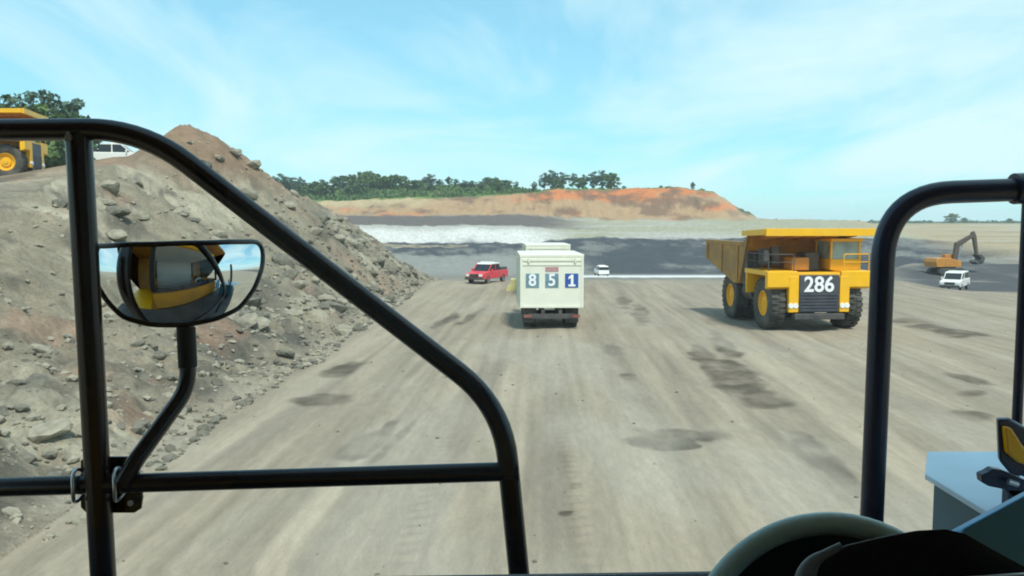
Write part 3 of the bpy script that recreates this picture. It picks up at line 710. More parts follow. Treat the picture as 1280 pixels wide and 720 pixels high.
# ------------------------------------------------------------------ rigid haul truck
def haul_truck(name, label, loc, rz, number=None, group=None):
    T = thing(name, label, 'haul truck', loc, rz, group)
    fr = MB()
    for s in (-1, 1): fr.box(s*.55-.18, s*.55+.18, -1.8, 6.2, 1.15, 1.7)
    for y in (-1.6, 1.0, 2.8, 4.95): fr.box(-.36, .36, y-.15, y+.15, 1.2, 1.6)
    fr.build('chassis', M['dark'], T)
    MB().tube([(-1.9, 0, 1.35), (1.9, 0, 1.35)], .42, 14).build('axle', M['dark'], T); MB().tube([(-1.7, 4.95, 1.35), (1.7, 4.95, 1.35)], .25, 12).build('axle', M['dark'], T)
    for s in (-1, 1):
        wheel(T, s*2.02, 4.95, 1.33, .78, .66, s, M['yellow'])
        wheel(T, s*2.02, 0, 1.33, .74, .66, s, M['yellow'])
        wheel(T, s*1.20, 0, 1.33, .74, .66, s, M['yellow'])
    # nose, grille and number
    hood = MB().hexa([(-1.12,3.2,1.75),(1.12,3.2,1.75),(1.12,6.30,1.2),(-1.12,6.30,1.2)], [(-1.12,3.2,2.95),(1.12,3.2,2.95),(1.12,6.30,2.98),(-1.12,6.30,2.98)])
    hood.build('nose', M['yellow'], T, .04)
    g = MB().box(-1.03, 1.03, 6.32, 6.40, .98, 2.86).build('grille', M['grille'], T, .02)
    for i in range(6): MB().box(-.98, .98, 6.40, 6.44, 1.05+i*.16, 1.13+i*.16).build('slat', M['grille'], g)
    if number:
        me = text_mesh(number, 1.08, .03, .022, .98)
        put_mesh('number', me, M['letter'], g, Matrix.Translation((.03, 6.43, 2.36)) @ Matrix.Rotation(math.pi, 4, 'Z') @ Matrix.Rotation(math.pi/2, 4, 'X'))
    MB().box(-1.3, 1.3, 6.1, 6.55, .62, .92).build('bumper', M['dark'], T, .04)
    for s in (-1, 1):
        fm = MB().box(min(s*1.13, s*2.72), max(s*1.13, s*2.72), 3.25, 6.32, 2.82, 3.06)
        fm.prism([(6.32,3.05),(6.40,3.05),(6.40,2.25),(6.05,2.12),(6.05,2.82)], s*1.135, s*2.70)
        fm.prism([(6.05,2.8),(6.42,2.8),(6.42,.98),(6.15,.98)], s*1.07, s*1.58)
        fm.prism([(3.25,2.83),(3.45,2.83),(3.35,1.75),(3.25,1.75)], s*1.4, s*2.66)
        fm.build('fender', M['yellow'], T, .03)
        for k in (0, 1):
            MB().lathe([(.001,.0),(.13,.0),(.15,-.1)], (s*(1.22+.24*k), 6.46, 1.32), 'y', 14).build('headlight', M['lamp'], T)
        # rail on the deck
        hr = MB().tube(smooth_path([(s*2.62,3.4,3.06),(s*2.62,3.4,3.9),(s*2.62,6.28,3.9),(s*1.3,6.28,3.9),(s*1.3,6.28,3.06)], .12), .028, 6)
        for yy in (4.4, 5.4, 6.28): hr.tube([(s*2.62, yy, 3.06), (s*2.62, yy, 3.9)], .024, 6)
        hr.tube([(s*2.62,3.4,3.5),(s*2.62,6.28,3.5),(s*1.3,6.28,3.5)], .022, 6)
        hr.build('handrail', M['dark'] if s > 0 else M['yellow'], T)
        tk = MB().tube([(s*1.75, 1.75, 1.75), (s*1.75, 3.15, 1.75)], .55, 18).build('tank', M['dark'], T)
    # cab on the vehicle's left
    cab = MB().box(-2.55, -.95, 3.75, 5.55, 3.065, 3.62)
    for xx in (-2.5, -1.0):
        for yy in (3.8, 5.48): cab.box(xx-.05, xx+.05, yy-.06, yy+.06, 3.62, 4.52)
    cab.box(-2.62, -.88, 3.65, 5.75, 4.52, 4.68)
    cab.build('cab', M['yellow'], T, .02)
    MB().box(-2.44, -1.06, 5.46, 5.49, 3.63, 4.51).build('windscreen', M['glass_pale'], T)
    for xx in (-2.51, -1.01): MB().box(xx-.012, xx+.012, 3.88, 5.40, 3.63, 4.51).build('side_window', M['glass_pale'], T)
    MB().box(-2.44, -1.06, 3.79, 3.81, 3.63, 4.51).build('rear_window', M['glass_pale'], T)
    # engine-side fittings on the right deck
    MB().tube([(1.55,4.5,3.3),(1.55,4.5,4.25)], .28, 14).tube([(2.15,4.5,3.3),(2.15,4.5,4.15)], .28, 14).build('air_cleaner', M['dark'], T)
    MB().box(.2, 1.1, 4.5, 5.6, 3.065, 3.7).build('brake_cabinet', M['orange'], T, .03)
    MB().box(-.6, .15, 4.0, 5.0, 3.0, 3.95).build('exhaust_box', M['dark'], T, .03)
    for s in (-1, 1):
        MB().box(s*2.2-.4, s*2.2+.35, 2.5, 3.2, 2.1, 3.95).build('hydraulic_tank', M['dark'], T, .05)
    # mirror arms
    for s in (-1, 1):
        MB().tube([(s*2.55,6.2,3.4),(s*2.85,6.5,3.9)], .02, 6).box(s*2.85-.12, s*2.85+.12, 6.46, 6.52, 3.6, 4.1).build('mirror', M['dark'], T)
    # dump body
    side = [(2.3,2.25),(1.4,2.15),(-3.55,3.35),(-3.7,3.55),(-3.55,4.28),(2.7,4.42),(3.45,4.86)]
    for s in (-1, 1):
        MB().prism(side, s*2.52, s*2.66).build('body_side', M['yellow_old'], T, .02)
        rb = MB()
        rb.box(s*2.59-.11, s*2.59+.11, -3.5, 2.75, 4.22, 4.46)
        for y0, zb_, zt in ((-3.2, 3.30, 4.22), (-.6, 2.67, 4.22), (2.0, 2.3, 4.35)):
            rb.box(min(s*2.665, s*2.72), max(s*2.665, s*2.72), y0-.12, y0+.12, zb_, zt)
        rb.build('body_rib', M['yellow_old'], T, .02)
    fl = MB()
    fl.hexa([(-2.51,-3.6,3.30),(2.51,-3.6,3.30),(2.51,1.4,2.10),(-2.51,1.4,2.10)], [(-2.51,-3.6,3.5),(2.51,-3.6,3.5),(2.51,1.4,2.3),(-2.51,1.4,2.3)])
    fl.hexa([(-2.51,1.41,2.10),(2.51,1.41,2.10),(2.51,2.3,2.2),(-2.51,2.3,2.2)], [(-2.51,1.41,2.3),(2.51,1.41,2.3),(2.51,2.2,2.4),(-2.51,2.2,2.4)])
    fl.build('body_floor', M['yellow_old'], T)
    MB().hexa([(-2.51,2.15,2.3),(2.51,2.15,2.3),(2.51,2.33,2.26),(-2.51,2.33,2.26)], [(-2.51,3.25,4.82),(2.51,3.25,4.82),(2.51,3.5,4.82),(-2.51,3.5,4.82)]).build('body_front_wall', M['orange'], T)
    cn = MB().hexa([(-2.85,3.2,4.80),(2.85,3.2,4.80),(2.85,6.35,4.90),(-2.85,6.35,4.90)], [(-2.85,3.2,4.92),(2.85,3.2,4.92),(2.85,6.35,5.02),(-2.85,6.35,5.02)])
    cn.box(-2.87, 2.87, 6.352, 6.50, 4.82, 5.20)
    for s in (-1, 1): cn.hexa([(s*2.86-.05,3.2,4.78),(s*2.86+.05,3.2,4.78),(s*2.86+.05,6.35,4.86),(s*2.86-.05,6.35,4.86)], [(s*2.86-.05,3.2,5.06),(s*2.86+.05,3.2,5.06),(s*2.86+.05,6.35,5.18),(s*2.86-.05,6.35,5.18)])
    c_ = cn.build('canopy', M['yellow'], T, .015)
    rb = MB()
    for xx in (-1.9, -.95, 0, .95, 1.9): rb.hexa([(xx-.08,3.45,4.55),(xx+.08,3.45,4.55),(xx+.08,6.2,4.78),(xx-.08,6.2,4.78)], [(xx-.08,3.45,4.805),(xx+.08,3.45,4.805),(xx+.08,6.2,4.885),(xx-.08,6.2,4.885)])
    rb.build('canopy_rib', M['orange'], T)
    return T
AXX, AXY = 15.35, 43.6
ROT = 180+5.0
hx, hy = -math.sin(R(ROT)), math.cos(R(ROT))
haul_truck('haul_truck', 'yellow mining haul truck numbered 286 facing the camera right of the road', (AXX-hx*4.95, AXY-hy*4.95, 0.0), R(ROT), '286')
bx, by = P(26, 220, 64).x, 64
haul_truck('haul_truck', 'yellow haul truck on the bench behind the mound, at the left edge', (bx-5.4, by-.6, zat(bx-3, by)-.1), R(-77))

# ------------------------------------------------------------------ white tipper trucks on the road
def tipper(label, loc, rz, number=True):
    T = thing('tipper_truck', label, 'truck', loc, rz, None)
    ch = MB()
    for s in (-1, 1): ch.box(s*.45-.09, s*.45+.09, -.1, 8.2, .72, 1.02)
    ch.box(-1.2, 1.2, -.12, .05, .55, .80)
    ch.build('chassis', M['dark'], T)
    for y in (1.3, 2.7): MB().tube([(-1.2,y,.54),(1.2,y,.54)], .16, 10).build('axle', M['dark'], T)
    for y in (1.3, 2.7):
        for s in (-1, 1):
            for x in (.92, 1.27): wheel(T, s*x, y, .54, .31, .29, s, M['dark'])
    for s in (-1, 1):
        wheel(T, s*1.2, 7.3, .54, .33, .29, s, M['dark'])
        MB().box(s*1.1-.33, s*1.1+.33, .45, .48, .28, 1.03).build('mud_flap', M['rubber'], T)
        MB().box(s*1.25-.2, s*1.25+.2, -.16, -.121, .60, .76).build('tail_light', M['tail'], T)
    bd = MB().hexa([(-1.56,.06,1.12),(1.56,.06,1.12),(1.56,5.6,1.12),(-1.56,5.6,1.12)], [(-1.6,-.02,3.72),(1.6,-.02,3.72),(1.6,5.6,3.72),(-1.6,5.6,3.72)])
    bd.build('load_box', M['cream'], T, .02)
    rb = MB()
    for s in (-1, 1):
        for y in (.5, 1.5, 2.5, 3.5, 4.5, 5.4): rb.box(s*1.64-.055, s*1.64+.055, y-.06, y+.06, 1.12, 3.7)
    rb.build('side_rib', M['cream'], T)
    MB().box(-1.66, 1.66, -.10, 5.66, 3.72, 3.86).build('top_rail', M['cream'], T, .02)
    tg = MB().box(-1.62, 1.62, -.13, -.04, 1.10, 3.70).build('tailgate', M['cream'], T, .015)
    fr = MB()
    for s in (-1, 1): fr.box(s*1.57-.06, s*1.57+.06, -.17, -.132, 1.12, 3.68)
    fr.box(-1.5, 1.5, -.165, -.132, 1.12, 1.22).box(-1.5, 1.5, -.165, -.132, 3.52, 3.62).box(-1.5, 1.5, -.16, -.132, 3.30, 3.36)
    fr.build('tailgate_frame', M['cream'], tg)
    for s in (-1, 1): MB().tube([(s*1.2,-.19,3.45),(s*1.2,-.19,3.66)], .05, 8).build('hinge', M['cream'], tg)
    if number:
        for ch_, x, mt in (('8', -1.0, 'plate_teal'), ('5', 0, 'plate_teal'), ('1', 1.02, 'plate_blue')):
            pl = MB().box(x-.34, x+.34, -.155, -.132, 2.16, 2.88).build('number_plate', M[mt], tg)
            if ch_ == '1':
                MB().prism([(x-.17,2.22),(x+.19,2.22),(x+.19,2.32),(x+.085,2.32),(x+.085,2.83),(x-.02,2.83),(x-.17,2.70),(x-.17,2.58),(x-.045,2.66),(x-.045,2.32),(x-.17,2.32)], -.178, -.157, 'y').build('digit', M['letter'], tg); continue
            put_mesh('digit', text_mesh(ch_, .86, .02, .018, .95), M['letter'], tg, Matrix.Translation((x, -.165, 2.52)) @ Matrix.Rotation(math.pi/2, 4, 'X'))
        MB().box(-.34, .34, -.150, -.132, 2.98, 3.22).build('notice', M['notice'], tg)
    cb = MB().prism([(6.1,1.0),(8.35,1.0),(8.4,2.1),(8.2,3.1),(6.1,3.15)], -1.25, 1.25).build('cab', M['white'], T, .04)
    MB().prism([(8.425,2.12),(8.44,2.12),(8.25,3.0),(8.235,3.0)], -1.1, 1.1).build('windscreen', M['glass_dark'], T)
    return T
tx, td = (690-640)/F*43.0, 43.2
tipper('white tipper truck with 851 on its tailgate driving ahead on the road', (tx, td, 0), R(1.0))
tipper('pale tipper truck driving ahead of the 851 truck, mostly hidden by it', ((685-640)/F*62, 62, zat(2.6, 64)), R(1.5), False)

# ------------------------------------------------------------------ light vehicles
def pickup(name, label, cat, loc, rz, paint, roof, tray=True, group=None):
    T = thing(name, label, cat, loc, rz, group)      # front at +y
    low = MB().prism([(-2.6,.45),(2.45,.42),(2.62,.6),(2.6,.95),(1.35,1.12),(-2.6,1.12)], -.92, .92)
    low.build('body', paint, T, .05)
    gh = [(1.3,1.10),(.55,1.72),(-.95 if tray else -2.35,1.74),(-1.15 if tray else -2.5,1.10)]
    MB().prism(gh, -.78, .78).build('window_band', M['glass_dark'], T, .03)
    rf = MB().prism([(.60,1.70),(.5,1.82),(-.9 if tray else -2.3,1.84),(-1.0 if tray else -2.4,1.70)], -.80, .80).build('roof', roof, T, .03)
    MB().box(-.6, .6, -.2, .1, 1.845, 1.93).build('light_bar', M['lamp'], rf)
    pil = MB()
    for s in (-1, 1):
        pil.beam((s*.79,1.32,1.1), (s*.75,.55,1.74), .06, .07).beam((s*.79,-.1,1.1), (s*.79,-.1,1.74), .05, .09)
    pil.build('pillar', paint, T)
    for s in (-1, 1):
        MB().box(s*.66-.17, s*.66+.17, 2.60, 2.66, .70, .92).build('headlight', M['lamp'], T)
        for y in (1.6, -1.55): wheel(T, s*.82, y, .37, .24, .23, s, M['grey_plastic'])
    MB().box(-.45, .45, 2.60, 2.65, .68, .92).build('grille', M['dark'], T)
    MB().box(-.9, .9, 2.55, 2.72, .40, .62).build('bumper', M['dark'], T, .03)
    if tray: MB().box(-.84, .84, -2.5, -1.2, 1.12, 1.36).build('tray', M['dark'], T)
    for s in (-1, 1): MB().box(s*1.0-.08, s*1.0+.08, .95, 1.05, 1.12, 1.32).build('mirror', paint, T)
    return T
p = ground_hit(607, 354)
pickup('pickup_truck', 'red pickup truck with pale roof parked left of the 851 truck', 'pickup truck', (p[0]+.1, 77.5, zat(p[0], 77.5)), R(180+38-3-60), M['red'], M['white'])
pickup('off_road_car', 'dark windowed white off road car parked below the excavator', 'car', ((1195-640)/F*84, 84, zat((1195-640)/F*84, 84)), R(180-38), M['white'], M['white'], False)
pickup('car', 'tiny white car far off on the pale strip', 'car', ((752-640)/F*150, 150, zat((752-640)/F*150, 150)), R(4), M['white'], M['white'], False)
wx = (150-640)/F*66.5
pickup('pickup_truck', 'white pickup truck on the bench, half hidden behind the mound crest', 'pickup truck', (wx, 66.5, zat(wx, 66.5)), R(-80), M['white'], M['white'])
bxx, byy = ground_hit(641, 362)
MB().prism([(-.65,0),(.65,0),(.5,.35),(.3,.5),(.26,.95),(-.26,.95),(-.3,.5),(-.5,.35)], -.75, .75, 'y').build('road_barrier', M['barrier'])
o = bpy.data.objects['road_barrier']; o.location = (bxx+.1, byy, zat(bxx, byy)-.02); tag(o, 'small yellowish block on the ground left of the 851 truck', 'barrier')

# ------------------------------------------------------------------ excavator
ex, ey = (1183-640)/F*140, 140.0
E = thing('excavator', 'orange excavator with raised dark boom in the coal hollow', 'excavator', (ex, ey, zat(ex, ey)-.05), R(-78))
for s in (-1, 1):
    MB().prism([(-2.4,.35),(-2.0,0),(2.0,0),(2.4,.35),(2.4,.75),(2.0,1.05),(-2.0,1.05),(-2.4,.75)], s*1.2-.33, s*1.2+.33).build('track', M['dark'], E, .05)
MB().box(-.9, .9, -1.1, 1.1, .5, 1.2).build('undercarriage', M['dark'], E)
MB().prism([(-2.9,1.25),(1.7,1.25),(1.7,2.2),(-.4,2.7),(-2.9,2.7),(-3.1,2.1)], -1.5, 1.5).build('house', M['orange'], E, .06)
MB().box(-1.5, -.5, .3, 1.75, 2.2, 3.25).build('cab', M['orange'], E, .05)
MB().box(-1.44, -.56, 1.76, 1.79, 2.3, 3.15).build('windscreen', M['glass_dark'], E)
M['boom'] = mat('dark_brown_metal', (.10, .075, .055), .6, noise=.2)
MB().prism([(1.2,1.9),(1.9,1.9),(2.3,4.6),(5.0,6.2),(4.9,6.75),(1.6,5.2)], -.28, .28).build('boom', M['boom'], E, .03)
MB().prism([(4.55,6.9),(5.05,7.15),(5.5,6.3),(6.0,3.2),(5.6,3.1),(4.9,5.9)], -.22, .22).build('stick', M['boom'], E, .03)
MB().tube([(1.9,2.1,0),(1.9,2.1,0.01)], .01, 4) if False else None
bk = MB().prism([(5.55,3.2),(6.2,3.25),(6.9,2.6),(6.6,1.75),(5.7,1.55),(4.9,2.0),(5.3,2.35),(5.9,2.1),(6.2,2.5)], -.75, .75).build('bucket', M['dark'], E, .02)
MB().tube([(.0,2.2,2.4),(.0,3.0,4.9)], .10, 8).build('hydraulic_cylinder', M['steel'], E)

# ------------------------------------------------------------------ the truck the camera rides in
host = thing('haul_truck', 'foreground haul truck seen from its cab: black tubular guard rails, mirror, dashboard', 'haul truck', (0, 0, 0))
YR = 2.4
def PP(pts, d): return [P(a, b, d) for a, b in pts]
DECK = 4.2
# left guard rail
rail = smooth_path([P(-420,166,YR), P(178,161,YR), P(628,508,YR), P(653,760,YR), Vector((P(655,800,YR).x, YR, DECK))], .16, 9)
hr = MB().tube(rail, .0310, 16).build('handrail', M['rail'], host)
hr['label'] = 'black tubular guard rail sloping down in front of the windscreen, left side'
pb = P(134, 800, YR); MB().tube([P(98,166,YR), Vector((pb.x, YR, DECK))], .0355, 16).build('post', M['rail'], hr)
MB().tube([P(-420,622,YR), P(646,589,YR)], .0280, 16).build('cross_rail', M['rail'], hr)
MB().tube([P(-420,166,YR), Vector((P(-420,166,YR).x, YR, DECK))], .028, 12).build('post', M['rail'], hr)
MB().tube([P(632,589.6,YR), P(648,589,YR)], .030, 14).build('weld_collar', M['rail'], hr)
bz = P(86,172,YR-.037); MB().lathe([(.001,-.006),(.010,-.006),(.010,.004),(.001,.006)], bz, 'y', 8).build('bolt', M['steel'], hr)
# mirror with its clamp and bent arm
DM = 2.50
mr_c = P(229, 357, DM)
MI = bpy.data.objects.new('wing_mirror', None); C.objects.link(MI); MI.parent = host; MI.location = mr_c
MI['label'] = 'wide convex mirror in a black rim on a bent arm'
outl = [(-104,-42),(-60,-49),(0,-52),(60,-51),(98,-47),(105,-36),(103,-14),(90,14),(70,37),(40,48),(0,53),(-40,52),(-70,44),(-88,24),(-101,0),(-107,-28)]
outl = [(a/F*DM, -b/F*DM) for a, b in outl]
RC = .30
to_cam = (Vector((.12, 0, CAMZ))-mr_c).normalized()
yaw = math.atan2(to_cam.x, -to_cam.y)              # face -y turned towards the cab
pitch = R(-6.0)
Mrot = Matrix.Rotation(yaw, 4, 'Z') @ Matrix.Rotation(-pitch, 4, 'X')
def resample(o_, n=72):
    pts_ = [Vector((a, b, 0)) for a, b in o_]; L = [0]
    for i in range(len(pts_)): L.append(L[-1]+(pts_[(i+1) % len(pts_)]-pts_[i]).length)
    res = []
    for k in range(n):
        s_ = L[-1]*k/n; i = max(j for j in range(len(pts_)) if L[j] <= s_); tt = (s_-L[i])/(L[i+1]-L[i]); res.append(pts_[i].lerp(pts_[(i+1) % len(pts_)], tt))
    return [((res[k-1]+res[k]*2+res[(k+1) % n])/4) for k in range(n)]
ol = resample(outl)
vs_, fs_ = [(0, 0, 0)], []
NR = 22
for j in range(1, NR+1):
    for p_ in ol:
        x_, z_ = p_.x*j/NR*.985, p_.y*j/NR*.985
        vs_.append((x_, RC-math.sqrt(RC*RC-x_*x_-z_*z_), z_))
n_ = len(ol)
for k in range(n_):
    fs_.append((0, 1+k, 1+(k+1) % n_))
    for j in range(NR-1): fs_.append((1+j*n_+k, 1+j*n_+(k+1) % n_, 1+(j+1)*n_+(k+1) % n_, 1+(j+1)*n_+k))
vs_ = [tuple((Mrot @ Vector(v)) ) for v in vs_]
gl = MB().add(vs_, fs_, True).build('mirror_glass', M['mirror'], MI)
rimp = [Mrot @ Vector((p_.x, RC-math.sqrt(max(.0001, RC*RC-p_.x**2-p_.y**2))+.002, p_.y)) for p_ in ol]
MB().tube(rimp, .0088, 10, True).build('rim', M['rail'], MI)
bkv = []; 
bowl = MB(); ringA = [Mrot @ Vector((p_.x, RC-math.sqrt(max(.0001, RC*RC-p_.x**2-p_.y**2))+.004, p_.y)) for p_ in ol]; ringB = [Mrot @ Vector((p_.x*.6, .12, p_.y*.6)) for p_ in ol]
bowl.add(ringA+ringB, [(k, (k+1) % n_, n_+(k+1) % n_, n_+k) for k in range(n_)]+[tuple(range(n_, 2*n_))], True).build('housing', M['rail'], MI)
def loc(p): return Vector(p)-mr_c
arm = smooth_path([loc(P(152,606,YR-.03)), loc(P(168,578,YR)), loc(P(236,484,2.55)), loc(P(232,400,2.565))], .06, 6)
MB().tube(arm, [.0245]*len(arm), 14).build('arm', M['rail'], MI)
MB().tube([loc(P(234.8,459,2.5545)), loc(P(232.4,409,2.5634))], .028, 14).build('sleeve', M['plastic'], MI)
cp = [(101,576),(108,571),(164,571),(172,577),(178,622),(176,636),(168,641),(108,641),(101,634)]
yb = YR+.042
cpl = [loc(P(a, b, yb)) for a, b in cp]; cpl2 = [q_+Vector((0, .008, 0)) for q_ in cpl]; n2 = len(cp)
MB().add(cpl+cpl2, [tuple(range(n2))[::-1], tuple(range(n2, 2*n2))]+[(i, (i+1) % n2, n2+(i+1) % n2, n2+i) for i in range(n2)]).build('clamp_plate', M['rail'], MI)
for uu in (98, 149):
    cc = loc(P(uu, 607-.031*uu+3, YR)); ring = [cc+Vector((.006*math.cos(a*2), math.cos(a)*.042, math.sin(a)*.047)) for a in [2*math.pi*i/24 for i in range(24)]]
    MB().tube(ring, .0055, 8, True).build('u_bolt', M['steel'], MI)
MB().tube([loc(P(163,629,YR+.044)), loc(P(163,629,YR+.020))], .009, 8).build('bolt', M['steel'], MI)
# right guard rail
rr_ = smooth_path([Vector((P(1083,800,YR).x, YR, DECK)), P(1089,700,YR), P(1103,330,YR), P(1116,240,YR), P(1200,238,YR), P(1500,226,YR)], .16, 9)
rr_ = smooth_path([Vector((P(1083,800,YR).x, YR, DECK)), P(1107,243,YR), P(1500,229,YR)], .19, 12)
hr2 = MB().tube(rr_, .0325, 16).build('handrail', M['rail_blue'], host)
hr2['label'] = 'navy tubular guard rail curving over on the right side'
MB().tube([P(1267,236,YR), P(1330,234,YR)], .044, 16).build('sleeve', M['rail_blue'], hr2)
MB().tube([P(1285,236,YR), Vector((P(1285,236,YR).x, YR, 4.71))], .014, 10).build('stay', M['rail_blue'], hr2)
MB().tube([P(1500,229,YR), Vector((P(1500,229,YR).x, YR, DECK))], .028, 12).build('post', M['rail_blue'], hr2)
# deck, body below, cab
MB().box(-2.7, 2.7, 1.42, 2.70, DECK-.06, DECK).build('deck', M['dark'], host)
MB().box(-1.45, 1.45, -1.0, 2.58, 1.7, DECK-.065).build('nose', M['orange'], host, .05)
MB().box(-1.2, 1.2, 2.585, 2.64, 1.8, 3.9).build('grille', M['grille'], host)
for s in (-1, 1):
    MB().box(min(s*1.46, s*2.7), max(s*1.46, s*2.7), 2.3, 2.62, 3.0, DECK-.065).box(min(s*1.46, s*2.7), max(s*1.46, s*2.7), -1.0, 2.29, 3.5, DECK-.065).build('fender', M['yellow'], host, .03)
    wheel(host, s*2.05, .9, 1.33, .78, .66, s, M['yellow'])
    wheel(host, s*2.05, -4.2, 1.33, .78, .66, s, M['yellow'])
MB().box(-.8, .8, -6, 2.0, 1.2, 1.65).build('chassis', M['dark'], host)
MB().prism([(-1.1,DECK),(-1.2,6.6),(2.0,6.75),(2.0,6.6),(-1.05,6.45),(-1.0,4.0),(-6.5,3.2),(-6.5,3.1),(-1.0,3.6)], -2.7, 2.7).build('dump_body', M['yellow_old'], host)
XL, XR = -1.25, 1.5
def XS(s, k=0): return (XR-k) if s > 0 else (XL+k)
MB().box(XL, XR, -.85, 1.40, DECK+.002, DECK+.05).build('cab_floor', M['plastic'], host)
MB().prism([(-.9,6.22),(1.42,6.20),(1.48,6.26),(1.42,6.33),(-.9,6.35)], XL-.03, XR+.03).build('cab_roof', M['yellow'], host, .02)
MB().box(XL+.03, XR-.03, -.8, 1.33, 6.17, 6.195).build('headlining', M['roofcloth'], host)
MB().box(XL, XR, -.90, -.855, DECK+.05, 6.2).build('cab_back_wall', M['roofcloth'], host)
for s in (-1, 1):
    MB().box(XS(s)-.03, XS(s)+.03, -.85, 1.34, DECK+.05, 4.95).build('door', M['orange'], host)
    MB().box(XS(s)-.006, XS(s)+.006, -.70, 1.30, 4.955, 6.19).build('side_window', M['pane'], host)
    MB().beam((XS(s, .02), 1.42, 4.85), (XS(s, .02), 1.37, 6.2), .11, .09).build('pillar', M['plastic'], host)
    MB().box(XS(s)-.04, XS(s)+.04, -.85, -.72, 4.955, 6.2).build('pillar', M['plastic'], host)
MB().box(XL, XR, 1.35, 1.42, DECK+.05, 4.80).build('front_panel', M['orange'], host)
MB().hexa([(XL+.08,1.385,4.80),(XR-.08,1.385,4.80),(XR-.08,1.393,4.80),(XL+.08,1.393,4.80)], [(XL+.08,1.350,6.2),(XR-.08,1.350,6.2),(XR-.08,1.358,6.2),(XL+.08,1.358,6.2)]).build('windscreen', M['pane'], host)
# dashboard along the foot of the windscreen
zl = P(300,719,1.30).z; zr_ = P(900,710,1.30).z; sl = (zr_-zl)/(P(900,706,1.30).x-P(300,717,1.30).x)
xa, xb = XL+.05, XR-.05
za_, zb_ = zl+(xa-P(300,717,1.30).x)*sl, zl+(xb-P(300,717,1.30).x)*sl
MB().hexa([(xa,1.16,4.4),(xb,1.16,4.4),(xb,1.34,4.4),(xa,1.34,4.4)], [(xa,1.18,za_-.03),(xb,1.18,zb_-.03),(xb,1.31,zb_),(xa,1.31,za_)]).build('dashboard', M['plastic_blue'], host, .02)['label'] = 'blue black dashboard edge along the bottom of the windscreen'
# blue grey side panel at the right
sp_ = [P(1203,661,1.70), P(1300,609,1.70), P(1420,590,1.70), P(1420,830,1.70), P(1190,830,1.70)]
MB().add(sp_+[q_+Vector((0, .06, -.03)) for q_ in sp_], [(0,1,2,3,4)[::-1], (5,6,7,8,9)]+[(i, (i+1) % 5, 5+(i+1) % 5, 5+i) for i in range(5)]).build('side_panel', M['cowl'], host, .006)
# steering wheel
SW = bpy.data.objects.new('steering_wheel', None); C.objects.link(SW); SW.parent = host
c0 = P(1052, 848, 1.08); SW.location = c0
SW['label'] = 'dark teal steering wheel rim'
tl = R(-18)
def swp(a, r_, dy=0): 
    q_ = Vector((r_*math.cos(a), dy, r_*math.sin(a))); return Matrix.Rotation(tl, 3, 'X') @ q_
MB().tube([swp(2*math.pi*i/72, .2) for i in range(72)], .0155, 14, True).build('rim', M['wheel_grip'], SW)
for a in (R(90+62), R(28), R(-90)):
    MB().tube([swp(a, .03, .01), swp(a, .12, .02), swp(a, .195, .004)], [.02, .017, .014], 10).build('spoke', M['plastic'], SW)
MB().tube([swp(0, 0, .03), swp(0, 0, -.03)], .055, 20).build('hub', M['plastic'], SW)
MB().tube([swp(0, 0, .03), swp(0, 0, .28)+Vector((0, 0, -.05))], .035, 14).build('column', M['plastic'], SW)
# instrument cluster behind the wheel
ic = [(895,760),(915,712),(945,685),(990,665),(1050,657),(1110,657),(1180,690),(1200,760)]
ia = [P(a, b, 1.20) for a, b in ic]; n5 = len(ic)
MB().add(ia+[q_+Vector((0, .07, -.05)) for q_ in ia], [tuple(range(n5))[::-1], tuple(range(n5, 2*n5))]+[(i, (i+1) % n5, n5+(i+1) % n5, n5+i) for i in range(n5)]).build('instrument_cluster', M['plastic'], host, .006)
# black instrument hood and its grey trim
po = [(1004,728),(1010,706),(1030,688),(1062,676),(1110,665),(1150,658),(1185,656),(1210,662),(1245,682),(1300,712),(1300,860),(1004,860)]
pa = [P(a, b, .86) for a, b in po]; pbk = [P(a+8, b+10, .86) + Vector((0, .11, -.085)) for a, b in po]; n3 = len(po)
MB().add(pa+pbk, [tuple(range(n3))[::-1], tuple(range(n3, 2*n3))]+[(i, (i+1) % n3, n3+(i+1) % n3, n3+i) for i in range(n3)]).build('instrument_hood', M['plastic'], host, .012)['label'] = 'black instrument hood right of the steering wheel'
MB().tube(smooth_path(PP([(1006,726),(1014,703),(1045,684)], .855), .02, 6), [.010]*9, 10).build('hood_trim', M['grey_plastic'], host) if False else None
tr = smooth_path(PP([(1003,735),(1013,702),(1052,682)], .850), .03, 8)
MB().tube(tr, [.011-.007*i/(len(tr)-1) for i in range(len(tr))], 10).build('hood_trim', M['grey_plastic'], host)
MB().hexa(PP([(1185,722),(1300,714),(1300,760),(1185,760)], .84), [q_+Vector((0, -.01, 0)) for q_ in PP([(1185,720),(1300,710),(1300,760),(1185,760)], .84)]).build('paper_sheet', M['paper'], host)  # flat pale sheet of paper below the hood's right end
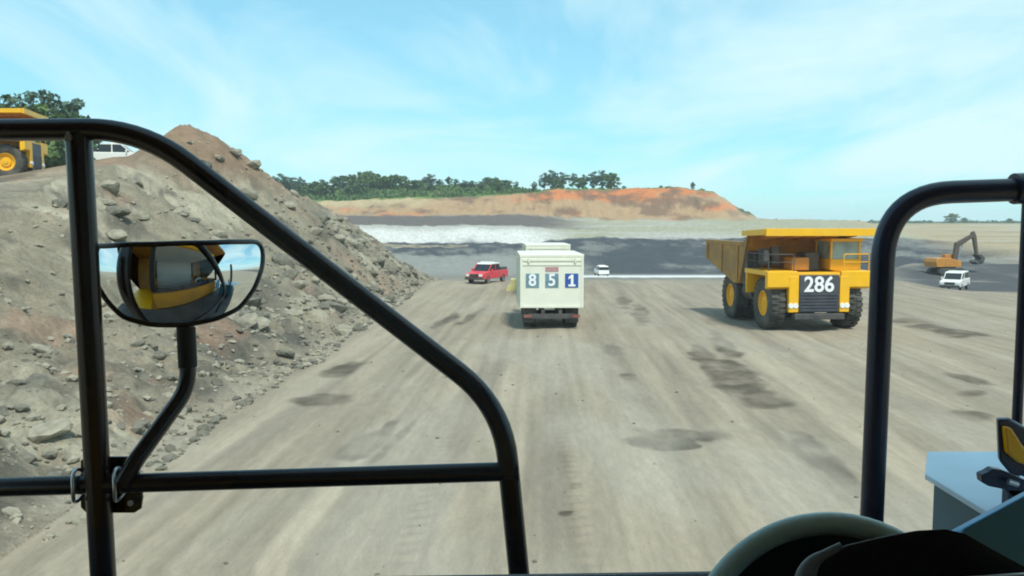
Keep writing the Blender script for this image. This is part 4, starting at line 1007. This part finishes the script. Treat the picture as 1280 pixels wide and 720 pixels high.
# box and indicator lamp on the deck at the right
zt = 4.70
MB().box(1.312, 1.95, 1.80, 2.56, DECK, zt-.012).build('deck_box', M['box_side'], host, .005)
MB().prism([(1.305,1.79),(1.96,1.79),(1.96,2.86),(1.44,2.86),(1.305,2.60)], zt-.010, zt+.008, 'z').build('box_top', M['box_top'], host, .003)
IN = bpy.data.objects.new('indicator_lamp', None); C.objects.link(IN); IN.parent = host
dI = 2.25
hs = [(1247,524),(1262,524),(1300,545),(1320,606),(1262,592),(1249,576)]
IN.location = P(1270, 560, dI); IN['label'] = 'amber indicator lamp in a dark blue bracket'
def li(p): return Vector(p)-IN.location
a_ = [li(P(a, b, dI)) for a, b in hs]; n4 = len(hs)
MB().add(a_+[q_+Vector((.012, .03, 0)) for q_ in a_], [tuple(range(n4))[::-1], tuple(range(n4, 2*n4))]+[(i, (i+1) % n4, n4+(i+1) % n4, n4+i) for i in range(n4)]).build('lamp_housing', M['rail_blue'], IN, .006)
ln_ = [(1253,532),(1262,534),(1276,556),(1296,572),(1300,588),(1270,577),(1256,565)]
a_ = [li(P(a, b, dI-.006)) for a, b in ln_]; n4 = len(ln_)
MB().add([q_+Vector((0, -.012, 0)) for q_ in a_]+[q_+Vector((0, .008, 0)) for q_ in a_], [tuple(range(n4))[::-1], tuple(range(n4, 2*n4))]+[(i, (i+1) % n4, n4+(i+1) % n4, n4+i) for i in range(n4)]).build('amber_lens', M['amber'], IN, .005)
br = [(1227,594),(1236,590),(1242,586),(1254,588),(1300,608),(1300,630),(1270,626),(1256,612),(1236,608),(1228,603)]
a_ = [li(P(a, b, dI+.02)) for a, b in br]; n4 = len(br)
MB().add(a_+[q_+Vector((0, .03, 0)) for q_ in a_], [tuple(range(n4))[::-1], tuple(range(n4, 2*n4))]+[(i, (i+1) % n4, n4+(i+1) % n4, n4+i) for i in range(n4)]).build('bracket', M['rail_blue'], IN, .003)
st = P(1268, 640, dI+.03)
MB().box(li(st).x-.025, li(st).x+.10, li(st).y-.01, li(st).y+.02, zt+.008-IN.location.z, li(P(1268,612,dI+.03)).z).build('bracket_foot', M['rail_blue'], IN)
MB().tube([li(P(1260,602,dI)), li(P(1272,606,dI))], .008, 8).build('bolt', M['steel'], IN)

# ------------------------------------------------------------------ hazy air
HZ = bpy.data.materials.new('haze_air'); HZ.use_nodes = True; nt = HZ.node_tree; nt.nodes.clear()
ho = nt.nodes.new('ShaderNodeOutputMaterial'); hv = nt.nodes.new('ShaderNodeVolumePrincipled')
hv.inputs['Color'].default_value = (.80, .93, 1.0, 1); hv.inputs['Density'].default_value = .0003; hv.inputs['Anisotropy'].default_value = 0.0
nt.links.new(hv.outputs[0], ho.inputs['Volume'])
hz = MB().box(-4200, 4200, -4200, 4200, -14, 48).build('haze', HZ)
tag(hz, 'thin pale haze over the pit and far land', 'haze', kind='stuff')
